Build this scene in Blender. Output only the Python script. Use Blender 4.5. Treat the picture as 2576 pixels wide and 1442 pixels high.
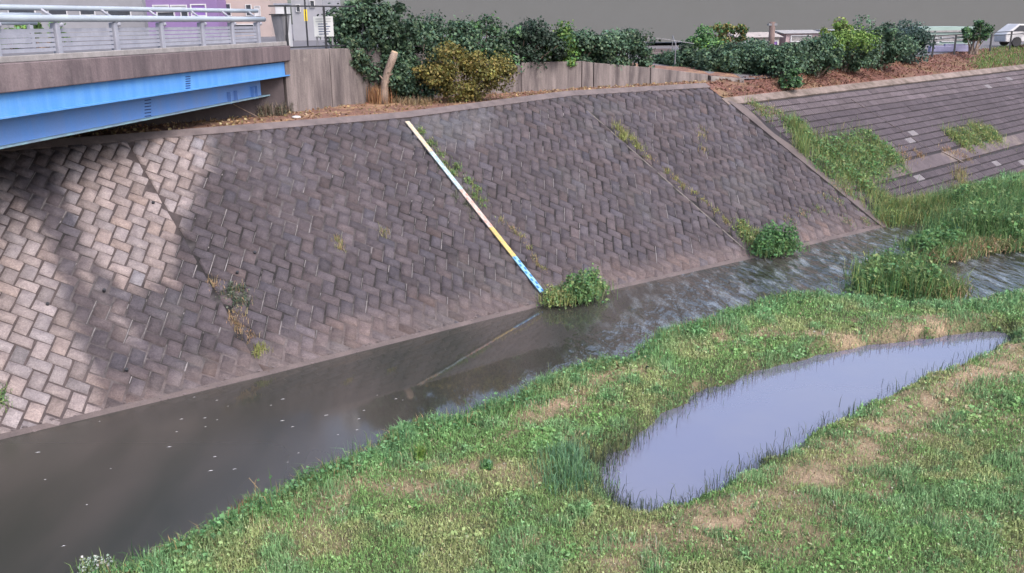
import bpy, math, random
import numpy as np
from mathutils import Vector, Matrix
R = math.radians
rng = np.random.default_rng(11)
random.seed(11)
scene = bpy.context.scene
for o in list(bpy.data.objects):
    bpy.data.objects.remove(o)
COL = scene.collection

# ------------------------------------------------------------------ camera
# picture grid used for measuring: 2576 x 1442, focal length 2300 of those units
FOC, CX, CY, CAMH = 2300.0, 1288.0, 721.0, 7.0
PITCH, ROLL = R(16.21), R(0.74)
_f = np.array([0, math.cos(PITCH), -math.sin(PITCH)])
_r = np.array([1.0, 0, 0])
_d = np.cross(_f, _r)
_c, _s = math.cos(ROLL), math.sin(ROLL)
CAMR = np.array([_c * _r + _s * _d, -_s * _r + _c * _d, _f])
CAM = np.array([0, 0, CAMH])
cam_data = bpy.data.cameras.new('camera')
cam = bpy.data.objects.new('camera', cam_data)
COL.objects.link(cam)
cam_data.sensor_width = 36
cam_data.lens = FOC / 2576 * 36
cam_data.clip_start = 0.1
cam_data.clip_end = 3000
mw = Matrix.Identity(4)
for i in range(3):
    mw[i][0] = CAMR[0][i]; mw[i][1] = -CAMR[1][i]; mw[i][2] = -CAMR[2][i]; mw[i][3] = CAM[i]
cam.matrix_world = mw
scene.camera = cam

# ------------------------------------------------------------------ sky, sun, exposure
SUN_EL, SUN_AZ = R(48), R(140)          # azimuth measured from +Y towards +X
world = bpy.data.worlds.new('World')
scene.world = world
world.use_nodes = True
wn = world.node_tree
bg = wn.nodes['Background']
sky = wn.nodes.new('ShaderNodeTexSky')
sky.sky_type = 'NISHITA'
sky.sun_disc = False
sky.sun_elevation = SUN_EL
sky.sun_rotation = SUN_AZ
sky.air_density = 1.0
sky.dust_density = 4.0
sky.ozone_density = 2.5
hs = wn.nodes.new('ShaderNodeHueSaturation')
hs.inputs['Saturation'].default_value = 0.85
wn.links.new(sky.outputs[0], hs.inputs['Color'])
wn.links.new(hs.outputs[0], bg.inputs['Color'])
bg.inputs['Strength'].default_value = 0.13
sd_ = bpy.data.lights.new('sun', 'SUN')
sun = bpy.data.objects.new('sun', sd_)
COL.objects.link(sun)
sd_.energy = 1.0
sd_.angle = R(28)
sd_.color = (1.0, 0.95, 0.9)
sdir = Vector((math.sin(SUN_AZ) * math.cos(SUN_EL), math.cos(SUN_AZ) * math.cos(SUN_EL), math.sin(SUN_EL)))
sun.rotation_euler = sdir.to_track_quat('Z', 'Y').to_euler()
sun.location = sdir * 60
scene.view_settings.view_transform = 'Standard'
scene.view_settings.look = 'None'
scene.view_settings.exposure = 1.5
scene.view_settings.gamma = 1.0
scene.view_settings.use_curve_mapping = False

# ------------------------------------------------------------------ helpers: measuring
def ray(px, py):
    return CAMR.T @ np.array([(px - CX) / FOC, (py - CY) / FOC, 1.0])
def onz(px, py, z):
    r = ray(px, py)
    return CAM + r * ((z - CAMH) / r[2])
def aty(px, py, Y):
    r = ray(px, py)
    return CAM + r * (Y / r[1])
def proj(P):
    P = np.atleast_2d(P) - CAM
    c = P @ CAMR.T
    return np.stack([c[:, 0] / c[:, 2] * FOC + CX, c[:, 1] / c[:, 2] * FOC + CY], 1)
def nrm(v):
    v = np.asarray(v, float)
    return v / np.linalg.norm(v)
def smooth(a, b, x):
    t = np.clip((x - a) / (b - a), 0, 1)
    return t * t * (3 - 2 * t)
def signed_dist(P, poly):
    """distance of 2-D points to a polygon, positive inside"""
    P = np.asarray(P, float); poly = np.asarray(poly, float)
    n = len(poly)
    d = np.full(len(P), 1e9); ins = np.zeros(len(P), bool)
    for i in range(n):
        a, b = poly[i], poly[(i + 1) % n]
        ab = b - a
        t = np.clip(((P - a) @ ab) / (ab @ ab + 1e-12), 0, 1)
        q = a + t[:, None] * ab
        d = np.minimum(d, np.hypot(P[:, 0] - q[:, 0], P[:, 1] - q[:, 1]))
        c = ((a[1] > P[:, 1]) != (b[1] > P[:, 1]))
        xi = a[0] + (P[:, 1] - a[1]) / (b[1] - a[1] + 1e-12) * (b[0] - a[0])
        ins ^= c & (P[:, 0] < xi)
    return np.where(ins, d, -d)
_GR = np.random.default_rng(3).random((256, 256))
def vnoise(x, y):
    """value noise 0..1"""
    xi = np.floor(x).astype(int); yi = np.floor(y).astype(int)
    fx = x - xi; fy = y - yi
    fx = fx * fx * (3 - 2 * fx); fy = fy * fy * (3 - 2 * fy)
    g = lambda i, j: _GR[i % 256, j % 256]
    return (g(xi, yi) * (1 - fx) + g(xi + 1, yi) * fx) * (1 - fy) + (g(xi, yi + 1) * (1 - fx) + g(xi + 1, yi + 1) * fx) * fy
def fnoise(x, y, o=4):
    s = 0; a = 0.5; t = 0
    for k in range(o):
        s = s + a * vnoise(x * 2 ** k + 17 * k, y * 2 ** k + 31 * k); t += a; a *= 0.55
    return s / t
def L(r, g, b):
    f = lambda c: ((c / 255 + 0.055) / 1.055) ** 2.4 if c > 10 else c / 255 / 12.92
    return (f(r), f(g), f(b))

# ------------------------------------------------------------------ helpers: materials
def mat(name, col, col2=None, rough=0.85, nscale=2.0, stretch=(1, 1, 1), bump=0.0, bscale=30.0, attr=False,
        spec=0.35, contrast=(0.35, 0.65), metal=0.0, fine=0.0, fscale=40.0, col3=None, n3=0.6, transl=0.0, objcoord=False):
    m = bpy.data.materials.new(name); m.use_nodes = True
    nt = m.node_tree; N = nt.nodes; K = nt.links
    b = N['Principled BSDF']
    b.inputs['Roughness'].default_value = rough
    b.inputs['Metallic'].default_value = metal
    b.inputs['Specular IOR Level'].default_value = spec
    if objcoord:
        tc = N.new('ShaderNodeTexCoord'); pos = tc.outputs['Object']
    else:
        tc = N.new('ShaderNodeNewGeometry'); pos = tc.outputs['Position']
    mp = N.new('ShaderNodeMapping'); mp.inputs['Scale'].default_value = stretch
    K.new(pos, mp.inputs['Vector'])
    def noise(scale, vec, detail=6):
        n = N.new('ShaderNodeTexNoise'); n.inputs['Scale'].default_value = scale; n.inputs['Detail'].default_value = detail
        n.inputs['Roughness'].default_value = 0.65
        K.new(vec, n.inputs['Vector']); return n
    n1 = noise(nscale, mp.outputs[0])
    mr = N.new('ShaderNodeMapRange'); mr.inputs[1].default_value = contrast[0]; mr.inputs[2].default_value = contrast[1]
    K.new(n1.outputs['Fac'], mr.inputs[0])
    mx = N.new('ShaderNodeMix'); mx.data_type = 'RGBA'
    c2 = col2 or tuple(c * 0.72 for c in col)
    mx.inputs[6].default_value = (*col, 1); mx.inputs[7].default_value = (*c2, 1)
    K.new(mr.outputs[0], mx.inputs[0])
    out = mx.outputs[2]
    if col3:
        n3_ = noise(nscale * 0.37, pos)
        mr3 = N.new('ShaderNodeMapRange'); mr3.inputs[1].default_value = n3 - 0.07; mr3.inputs[2].default_value = n3 + 0.07
        K.new(n3_.outputs['Fac'], mr3.inputs[0])
        mx3 = N.new('ShaderNodeMix'); mx3.data_type = 'RGBA'
        K.new(mr3.outputs[0], mx3.inputs[0]); K.new(out, mx3.inputs[6]); mx3.inputs[7].default_value = (*col3, 1)
        out = mx3.outputs[2]
    if attr:
        at = N.new('ShaderNodeAttribute'); at.attribute_name = 'Col'
        mm = N.new('ShaderNodeMix'); mm.data_type = 'RGBA'; mm.blend_type = 'MULTIPLY'; mm.inputs[0].default_value = 1
        K.new(out, mm.inputs[6]); K.new(at.outputs['Color'], mm.inputs[7]); out = mm.outputs[2]
    if fine:
        nf = noise(fscale, pos, 4)
        mf = N.new('ShaderNodeMapRange'); mf.inputs[1].default_value = 0.3; mf.inputs[2].default_value = 0.7
        mf.inputs[3].default_value = 1 - fine; mf.inputs[4].default_value = 1 + fine
        K.new(nf.outputs['Fac'], mf.inputs[0])
        mm = N.new('ShaderNodeMix'); mm.data_type = 'RGBA'; mm.blend_type = 'MULTIPLY'; mm.inputs[0].default_value = 1
        K.new(out, mm.inputs[6]); K.new(mf.outputs[0], mm.inputs[7]); out = mm.outputs[2]
    K.new(out, b.inputs['Base Color'])
    if bump:
        nb = noise(bscale, pos, 5)
        bp = N.new('ShaderNodeBump'); bp.inputs['Strength'].default_value = 1.0; bp.inputs['Distance'].default_value = bump
        K.new(nb.outputs['Fac'], bp.inputs['Height']); K.new(bp.outputs[0], b.inputs['Normal'])
    if transl:
        tr = N.new('ShaderNodeBsdfTranslucent'); K.new(out, tr.inputs['Color'])
        ms = N.new('ShaderNodeMixShader'); ms.inputs[0].default_value = transl
        K.new(b.outputs[0], ms.inputs[1]); K.new(tr.outputs[0], ms.inputs[2])
        K.new(ms.outputs[0], N['Material Output'].inputs['Surface'])
    return m

# ------------------------------------------------------------------ helpers: objects
def tag(o, label=None, cat=None, group=None, kind=None):
    if label: o['label'] = label
    if cat: o['category'] = cat
    if group: o['group'] = group
    if kind: o['kind'] = kind
    return o
def empty(name, loc, label=None, cat=None, group=None):
    o = bpy.data.objects.new(name, None); COL.objects.link(o)
    o.location = tuple(loc); o.empty_display_size = 0.2
    return tag(o, label, cat, group)
def link(name, me, parent=None, m=None):
    o = bpy.data.objects.new(name, me); COL.objects.link(o)
    if m is not None: me.materials.append(m)
    if parent is not None:
        o.parent = parent
        o.matrix_parent_inverse = Matrix.Translation(-world_loc(parent))
    return o
def world_loc(o):
    v = Vector((0, 0, 0)); p = o
    if p.type == 'EMPTY': return Vector(p.location) + (world_loc(p.parent) if p.parent else Vector((0, 0, 0)))
    return v
def mesh_np(name, V, F, cols=None, parent=None, m=None, smoothf=False):
    """V (n,3), F (m,k) all faces the same size, cols (n,3)"""
    V = np.asarray(V, np.float32); F = np.asarray(F, np.int32)
    me = bpy.data.meshes.new(name)
    me.vertices.add(len(V)); me.vertices.foreach_set('co', V.ravel())
    k = F.shape[1]
    me.loops.add(F.size); me.loops.foreach_set('vertex_index', F.ravel())
    me.polygons.add(len(F)); me.polygons.foreach_set('loop_start', np.arange(0, F.size, k, dtype=np.int32))
    me.polygons.foreach_set('loop_total', np.full(len(F), k, np.int32))
    if cols is not None:
        a = me.color_attributes.new('Col', 'FLOAT_COLOR', 'POINT')
        c = np.ones((len(V), 4), np.float32); c[:, :3] = cols
        a.data.foreach_set('color', c.ravel())
    me.update(calc_edges=True)
    if smoothf:
        me.polygons.foreach_set('use_smooth', np.ones(len(F), bool))
    return link(name, me, parent, m)
class MB:
    """collects plain shapes into ONE mesh"""
    def __init__(s): s.v = []; s.f = []; s.c = []
    def add(s, vs, fs, col=None):
        n = len(s.v); s.v += [tuple(map(float, p)) for p in vs]; s.f += [tuple(i + n for i in f) for f in fs]
        s.c += [col or (1, 1, 1)] * len(vs)
        return s
    def hexa(s, p8, col=None):
        return s.add(p8, [(0, 3, 2, 1), (4, 5, 6, 7), (0, 1, 5, 4), (1, 2, 6, 5), (2, 3, 7, 6), (3, 0, 4, 7)], col)
    def box(s, c, sz, ax=None, col=None):
        c = np.asarray(c, float); ax = np.eye(3) if ax is None else np.asarray(ax, float)
        h = np.asarray(sz, float) / 2
        p = [c + (ax[0] * i * h[0] + ax[1] * j * h[1] + ax[2] * k * h[2]) for k in (-1, 1) for i, j in ((-1, -1), (1, -1), (1, 1), (-1, 1))]
        return s.hexa(p, col)
    def beam(s, a, b, w, h, up=(0, 0, 1), col=None):
        a = np.asarray(a, float); b = np.asarray(b, float); d = nrm(b - a)
        x = nrm(np.cross(d, up)); z = np.cross(x, d)
        return s.box((a + b) / 2, (np.linalg.norm(b - a), w, h), (d, x, z), col)
    def tube(s, pts, r, n=8, col=None):
        pts = [np.asarray(p, float) for p in pts]
        rr = r if hasattr(r, '__len__') else [r] * len(pts)
        vs = []; fs = []
        for i, p in enumerate(pts):
            d = nrm(pts[min(i + 1, len(pts) - 1)] - pts[max(i - 1, 0)])
            x = np.cross(d, (0, 0, 1.0))
            x = nrm(x) if np.linalg.norm(x) > 1e-3 else np.array([1.0, 0, 0])
            y = np.cross(d, x)
            vs += [p + rr[i] * (math.cos(2 * math.pi * k / n) * x + math.sin(2 * math.pi * k / n) * y) for k in range(n)]
        for i in range(len(pts) - 1):
            for k in range(n):
                fs.append((i * n + k, i * n + (k + 1) % n, (i + 1) * n + (k + 1) % n, (i + 1) * n + k))
        fs.append(tuple(range(n - 1, -1, -1))); fs.append(tuple(range((len(pts) - 1) * n, len(pts) * n)))
        return s.add(vs, fs, col)
    def sphere(s, c, r, n=8, m=5, sc=(1, 1, 1), col=None):
        vs = []; fs = []
        for j in range(1, m):
            t = math.pi * j / m
            for k in range(n):
                a = 2 * math.pi * k / n
                vs.append((c[0] + r * sc[0] * math.sin(t) * math.cos(a), c[1] + r * sc[1] * math.sin(t) * math.sin(a), c[2] + r * sc[2] * math.cos(t)))
        top = len(vs); vs += [(c[0], c[1], c[2] + r * sc[2]), (c[0], c[1], c[2] - r * sc[2])]
        for j in range(m - 2):
            for k in range(n):
                fs.append((j * n + k, (j + 1) * n + k, (j + 1) * n + (k + 1) % n, j * n + (k + 1) % n))
        for k in range(n):
            fs.append((top, k, (k + 1) % n)); fs.append((top + 1, (m - 2) * n + (k + 1) % n, (m - 2) * n + k))
        return s.add(vs, fs, col)
    def build(s, name, m, parent=None, bevel=0.0, color=False, smoothf=False):
        me = bpy.data.meshes.new(name); me.from_pydata(s.v, [], s.f)
        if color:
            a = me.color_attributes.new('Col', 'FLOAT_COLOR', 'POINT')
            c = np.ones((len(s.v), 4), np.float32); c[:, :3] = s.c; a.data.foreach_set('color', c.ravel())
        me.update()
        o = link(name, me, parent, m)
        if smoothf: me.polygons.foreach_set('use_smooth', np.ones(len(me.polygons), bool))
        if bevel:
            b = o.modifiers.new('bevel', 'BEVEL'); b.width = bevel; b.segments = 2; b.limit_method = 'ANGLE'
        return o

# ------------------------------------------------------------------ materials
M = {}
M['block'] = mat('weathered_block', (1, 1, 1), (0.72, 0.71, 0.73), rough=0.9, nscale=5, attr=True, bump=0.035, bscale=14, fine=0.28, fscale=38, spec=0.25)
M['mortar'] = mat('mortar', (1, 1, 1), (0.6, 0.6, 0.62), rough=0.95, nscale=7, attr=True, bump=0.01, bscale=40, fine=0.2)
M['conc'] = mat('stained_concrete', (0.20, 0.168, 0.163), (0.075, 0.062, 0.064), rough=0.9, nscale=1.1, stretch=(3.2, 3.2, 0.35), bump=0.006, bscale=25, fine=0.12, fscale=25, col3=(0.25, 0.22, 0.205), n3=0.66)
M['fascia'] = mat('fascia_concrete', (0.145, 0.11, 0.118), (0.08, 0.063, 0.07), rough=0.92, nscale=1.0, stretch=(4.5, 4.5, 0.4), bump=0.006, bscale=25, fine=0.12, fscale=25, col3=(0.19, 0.15, 0.155), n3=0.62)
M['curb'] = mat('pale_concrete', (0.27, 0.25, 0.25), (0.18, 0.168, 0.168), rough=0.9, nscale=3, bump=0.004, fine=0.1)
M['coping'] = mat('coping_concrete', (0.14, 0.112, 0.112), (0.09, 0.073, 0.075), rough=0.92, nscale=2.5, bump=0.01, bscale=20, fine=0.15)
M['lip'] = mat('foot_lip_concrete', (0.115, 0.09, 0.088), (0.075, 0.06, 0.06), rough=0.9, nscale=1.5, fine=0.2)
M['blue'] = mat('blue_paint', (0.068, 0.22, 0.53), (0.10, 0.265, 0.53), rough=0.55, nscale=1.6, stretch=(3, 3, 0.3), spec=0.4, contrast=(0.4, 0.7), fine=0.07, col3=(0.14, 0.27, 0.5), n3=0.68)
M['blue2'] = mat('shaded_blue_paint', (0.12, 0.27, 0.62), (0.16, 0.27, 0.55), rough=0.6, nscale=1.0, stretch=(2, 2, 0.4), fine=0.06)  # copy of the girder blue, its colour retoned for the girders in shade
M['flange'] = mat('flange_paint', (0.2, 0.33, 0.38), (0.16, 0.2, 0.26), rough=0.6, nscale=3, fine=0.12)
M['mark'] = mat('dark_mark_paint', (0.015, 0.03, 0.12), rough=0.7)
M['rail'] = mat('rail_paint', (0.27, 0.275, 0.325), (0.205, 0.21, 0.255), rough=0.5, nscale=3, spec=0.4, fine=0.06)
M['railtube'] = mat('rail_tube_paint', (0.33, 0.37, 0.41), (0.28, 0.31, 0.36), rough=0.35, nscale=2, spec=0.5)
M['darkmetal'] = mat('dark_metal', (0.03, 0.03, 0.035), rough=0.5, nscale=8)
M['soil'] = mat('leaf_litter_soil', (0.20, 0.105, 0.075), (0.12, 0.06, 0.05), rough=1.0, nscale=3.5, bump=0.04, bscale=12, fine=0.35, fscale=22, col3=(0.28, 0.17, 0.1), n3=0.56)
M['ground'] = mat('bank_earth', (1, 1, 1), (0.75, 0.72, 0.7), rough=1.0, nscale=5, attr=True, bump=0.03, bscale=18, fine=0.35, fscale=26)
M['bed'] = mat('river_bed', (0.05, 0.045, 0.04), rough=1, nscale=2)
M['road'] = mat('asphalt', (0.13, 0.12, 0.13), (0.1, 0.092, 0.1), rough=0.95, nscale=1.5, fine=0.1)
M['leaf'] = mat('leaf', (1, 1, 1), (0.8, 0.8, 0.8), rough=0.6, nscale=9, attr=True, spec=0.3, transl=0.25)
M['grass'] = mat('grass_blade', (1, 1, 1), (0.82, 0.82, 0.8), rough=0.65, nscale=2, attr=True, spec=0.25, transl=0.3)
M['bark'] = mat('bark', (0.28, 0.21, 0.17), (0.15, 0.11, 0.09), rough=0.95, nscale=6, stretch=(2, 2, 0.5), bump=0.02, bscale=30)
M['wood'] = mat('cut_wood', (0.5, 0.36, 0.24), rough=0.9, nscale=8)
M['white'] = mat('white_paint', (0.5, 0.49, 0.5), (0.42, 0.41, 0.43), rough=0.6, nscale=2)
M['glass'] = mat('dark_glass', (0.05, 0.055, 0.07), rough=0.12, spec=0.6)
M['moss'] = mat('lime_crust', (0.17, 0.15, 0.14), (0.07, 0.06, 0.055), rough=1, nscale=3.0)

def water_mat(name, col, col2, bump, scale, stretch, rot, rough=0.04, ior=1.33, masked=None, fine=0.0):
    m = bpy.data.materials.new(name); m.use_nodes = True
    nt = m.node_tree; N = nt.nodes; K = nt.links; b = N['Principled BSDF']
    g = N.new('ShaderNodeNewGeometry')
    mp = N.new('ShaderNodeMapping'); mp.inputs['Rotation'].default_value = (0, 0, rot); mp.inputs['Scale'].default_value = stretch
    K.new(g.outputs['Position'], mp.inputs['Vector'])
    n = N.new('ShaderNodeTexNoise'); n.inputs['Scale'].default_value = 0.45; n.inputs['Detail'].default_value = 5
    K.new(mp.outputs[0], n.inputs['Vector'])
    mr = N.new('ShaderNodeMapRange'); mr.inputs[1].default_value = 0.38; mr.inputs[2].default_value = 0.62
    K.new(n.outputs['Fac'], mr.inputs[0])
    mx = N.new('ShaderNodeMix'); mx.data_type = 'RGBA'; mx.inputs[6].default_value = (*col, 1); mx.inputs[7].default_value = (*col2, 1)
    K.new(mr.outputs[0], mx.inputs[0]); K.new(mx.outputs[2], b.inputs['Base Color'])
    b.inputs['Roughness'].default_value = rough; b.inputs['IOR'].default_value = ior
    b.inputs['Specular IOR Level'].default_value = 0.5
    n2 = N.new('ShaderNodeTexNoise'); n2.inputs['Scale'].default_value = scale; n2.inputs['Detail'].default_value = 4
    K.new(mp.outputs[0], n2.inputs['Vector'])
    bp = N.new('ShaderNodeBump'); bp.inputs['Distance'].default_value = bump
    K.new(n2.outputs['Fac'], bp.inputs['Height'])
    if masked:
        at = N.new('ShaderNodeAttribute'); at.attribute_name = 'Col'
        sp = N.new('ShaderNodeSeparateColor'); K.new(at.outputs['Color'], sp.inputs[0])
        K.new(sp.outputs[0], bp.inputs['Strength']); K.new(sp.outputs[1], b.inputs['Roughness'])
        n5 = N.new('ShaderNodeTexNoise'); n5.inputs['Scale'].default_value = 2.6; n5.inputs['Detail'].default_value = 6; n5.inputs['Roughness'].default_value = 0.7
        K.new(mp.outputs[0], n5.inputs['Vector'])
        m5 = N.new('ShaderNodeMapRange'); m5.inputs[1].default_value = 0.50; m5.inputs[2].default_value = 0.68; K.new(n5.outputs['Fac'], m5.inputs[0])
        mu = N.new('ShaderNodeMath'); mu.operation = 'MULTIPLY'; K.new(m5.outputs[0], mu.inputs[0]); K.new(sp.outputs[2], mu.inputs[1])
        mf = N.new('ShaderNodeMix'); mf.data_type = 'RGBA'; mf.inputs[7].default_value = (0.24, 0.27, 0.30, 1)  # pale streaks painted into the rapids for sky glints and foam
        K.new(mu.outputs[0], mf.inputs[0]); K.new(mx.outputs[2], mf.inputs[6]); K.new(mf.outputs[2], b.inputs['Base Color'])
    K.new(bp.outputs[0], b.inputs['Normal'])
    return m
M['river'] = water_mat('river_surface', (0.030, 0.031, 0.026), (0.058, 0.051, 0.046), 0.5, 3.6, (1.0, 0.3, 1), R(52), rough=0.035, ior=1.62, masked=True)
M['pond'] = water_mat('pond_surface', (0.12, 0.113, 0.175), (0.135, 0.125, 0.175), 0.003, 3.0, (1, 1, 1), 0, rough=0.03, ior=3.0)

# ================================================================== SETTING
# ---- revetment A : a ruled surface through measured slope lines (foot at water level, head at the berm)
ST = []
for b, t, zt in [((665, 943), (315, 350), 4.3), ((1385, 762), (1012, 293), 4.3), ((1895, 648), (1430, 238), 4.5), ((2215, 572), (1780, 217), 4.5)]:
    ST.append((onz(*b, 0), onz(*t, zt)))
B0 = onz(0, 1103, 0)
dT = ST[0][1] - ST[0][0]
Bx = B0 + nrm(B0 - ST[0][0]) * 9
ST = [(Bx, Bx + dT), (B0, B0 + dT)] + ST
SU = [0.0]
for i in range(1, len(ST)):
    SU.append(SU[-1] + np.linalg.norm((ST[i][0] + ST[i][1]) / 2 - (ST[i - 1][0] + ST[i - 1][1]) / 2))
SU = np.array(SU); SB = np.array([s[0] for s in ST]); STT = np.array([s[1] for s in ST])
SL = 8.1
def wallp(u, s):
    u = np.atleast_1d(np.asarray(u, float)); s = np.atleast_1d(np.asarray(s, float))
    uc = np.clip(u, SU[0], SU[-1]); ex = (u - uc)
    b = np.stack([np.interp(uc, SU, SB[:, k]) for k in range(3)], 1)
    t = np.stack([np.interp(uc, SU, STT[:, k]) for k in range(3)], 1)
    e = nrm(SB[-1] - SB[-2]) * 0.5 + nrm(STT[-1] - STT[-2]) * 0.5
    return b + (t - b) * (s / SL)[:, None] + ex[:, None] * nrm(e)[None]
def walln(u, s):
    d = 0.05
    du = wallp(u + d, s) - wallp(u - d, s); ds = wallp(u, np.asarray(s) + d) - wallp(u, np.asarray(s) - d)
    n = np.cross(du, ds); n /= np.linalg.norm(n, axis=1)[:, None]
    return n
def wallat(px, py):
    """(u, s) of the wall point seen at a pixel"""
    u, s = 20.0, 4.0
    for it in range(30):
        p0 = proj(wallp(u, s))[0]; e = np.array([px, py]) - p0
        if abs(e).max() < 0.01: break
        J = np.stack([(proj(wallp(u + 0.01, s))[0] - p0) / 0.01, (proj(wallp(u, s + 0.01))[0] - p0) / 0.01], 1)
        d = np.linalg.solve(J, e); u += np.clip(d[0], -4, 4); s += np.clip(d[1], -2, 2)
    return u, s
def onwall(px, py, h=0.0):
    u, s = wallat(px, py)
    return wallp(u, s)[0] + walln(np.array([u]), np.array([s]))[0] * h
UEND = SU[-1]
JOINTS = [SU[2], SU[3], SU[4]]

# stains: where the rain does not reach under the bridge the blocks stay pale
PALE1 = [(-400, 350), (0, 440), (50, 480), (105, 560), (130, 650), (160, 730), (190, 830), (235, 930), (250, 1050), (0, 1115), (-400, 1200)]
PALE2 = [(170, 370), (300, 345), (560, 325), (540, 400), (495, 480), (465, 560), (445, 610), (440, 730), (390, 720), (310, 750), (255, 690), (215, 640), (190, 560), (150, 480), (120, 420)]
PALE4 = [(195, 620), (235, 690), (300, 755), (335, 830), (350, 900), (320, 880), (270, 800), (225, 730), (190, 670)]
PALE3 = [(950, 300), (1240, 262), (1260, 330), (1180, 380), (1090, 370), (980, 330)]
def wall_cols(P, u, s, mortar=False, r=None):
    q = proj(P)
    nz = (fnoise(q[:, 0] / 45, q[:, 1] / 45, 3) - 0.5) * 70
    pale = np.maximum(smooth(-15, 15, signed_dist(q, PALE1) - 4 + nz * 0.4), smooth(-12, 13, signed_dist(q, PALE2) - 8 + nz * 0.5))
    runs = smooth(-12, 25, signed_dist(q, PALE4) + nz * 0.5) * (0.3 + 0.7 * smooth(0.4, 0.65, fnoise(q[:, 0] / 14, q[:, 1] / 14, 3)))
    pale = np.maximum(pale * (0.72 + 0.4 * fnoise(q[:, 0] / 60 + 3, q[:, 1] / 60, 4)), 0.85 * runs)
    grey = smooth(-25, 40, signed_dist(q, PALE3) + nz)
    tide = smooth(1.25, 0.1, s + (fnoise(u / 1.5, s, 3) - 0.5) * 1.1) * (1 - 0.5 * pale)
    lich = smooth(0.6, 0.75, fnoise(u * 0.7 + 50, s * 0.7, 4))
    if mortar:
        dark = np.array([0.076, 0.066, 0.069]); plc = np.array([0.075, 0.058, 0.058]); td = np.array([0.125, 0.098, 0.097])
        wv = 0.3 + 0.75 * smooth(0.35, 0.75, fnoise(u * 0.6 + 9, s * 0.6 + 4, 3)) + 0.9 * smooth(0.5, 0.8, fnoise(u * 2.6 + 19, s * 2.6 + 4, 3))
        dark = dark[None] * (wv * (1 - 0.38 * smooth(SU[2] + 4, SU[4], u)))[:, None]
    else:
        dark = np.array([0.077, 0.064, 0.071]); plc = np.array([0.25, 0.208, 0.203]); td = np.array([0.125, 0.097, 0.096])
        dark = np.repeat(dark[None], len(u), 0)
    g = np.array([0.105, 0.10, 0.108])
    c = dark * (1 - grey[:, None] * 0.75) + g * grey[:, None] * 0.75
    c = c * (1 - tide[:, None]) + td * tide[:, None]
    c = c * (1 - pale[:, None]) + plc * pale[:, None]
    c = c * (1 - 0.35 * lich[:, None] * (1 - pale[:, None])) + np.array([0.10, 0.097, 0.10]) * 0.35 * lich[:, None] * (1 - pale[:, None])
    c *= (0.82 + 0.36 * fnoise(u * 0.45, s * 0.45 + 70, 3))[:, None]
    return c

wall = empty('block_revetment', wallp(SU[3], 0)[0], 'steep river wall of dark herringbone stone blocks, pale under the blue bridge', 'river wall')
# mortar bed (the joints), its colour darkened for the shade between blocks
us = np.arange(0.0, UEND + 0.05, 0.14); ss = np.arange(-1.0, SL + 0.01, 0.14)
UU, SS = np.meshgrid(us, ss, indexing='ij'); uf, sf = UU.ravel(), SS.ravel()
P = wallp(uf, sf)
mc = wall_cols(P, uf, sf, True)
jd = np.min(np.abs(uf[:, None] - np.array(JOINTS[:1])[None]), axis=1)
mc = mc * (0.25 + 0.75 * smooth(0.0, 0.05, jd))[:, None]
ni, nj = len(us), len(ss)
I = np.arange(ni * nj).reshape(ni, nj)
Fq = np.stack([I[:-1, :-1].ravel(), I[1:, :-1].ravel(), I[1:, 1:].ravel(), I[:-1, 1:].ravel()], 1)
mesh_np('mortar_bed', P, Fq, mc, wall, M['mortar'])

def clip_poly(poly, a, b, c):
    """keep a*x+b*y+c >= 0"""
    out = []
    for i in range(len(poly)):
        p, q = poly[i], poly[(i + 1) % len(poly)]
        dp, dq = a * p[0] + b * p[1] + c, a * q[0] + b * q[1] + c
        if dp >= 0: out.append(p)
        if (dp >= 0) != (dq >= 0):
            t = dp / (dp - dq); out.append((p[0] + t * (q[0] - p[0]), p[1] + t * (q[1] - p[1])))
    return out
def poly_area(p):
    return 0.5 * sum(p[i][0] * p[(i + 1) % len(p)][1] - p[(i + 1) % len(p)][0] * p[i][1] for i in range(len(p)))
BL, BW = 0.46, 0.288
edges_u = [0.0] + list(JOINTS) + [UEND]
ra, rb = R(-49), R(52)                          # the two joint directions on the slope
ca, sa = math.cos(ra), math.sin(ra); cb, sb_ = math.cos(rb), math.sin(rb)
def ab2us(a, b): return (a * ca - b * cb, a * sa - b * sb_)
def shear(u, s): return u + float(np.interp(u, [14, 18, 26, 30], [-0.13, -0.12, 0.05, 0.07])) * (s - 4)
blocks = []; lit_limes = []
span = 60
u0, s0 = 14.0, 4.0
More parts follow.
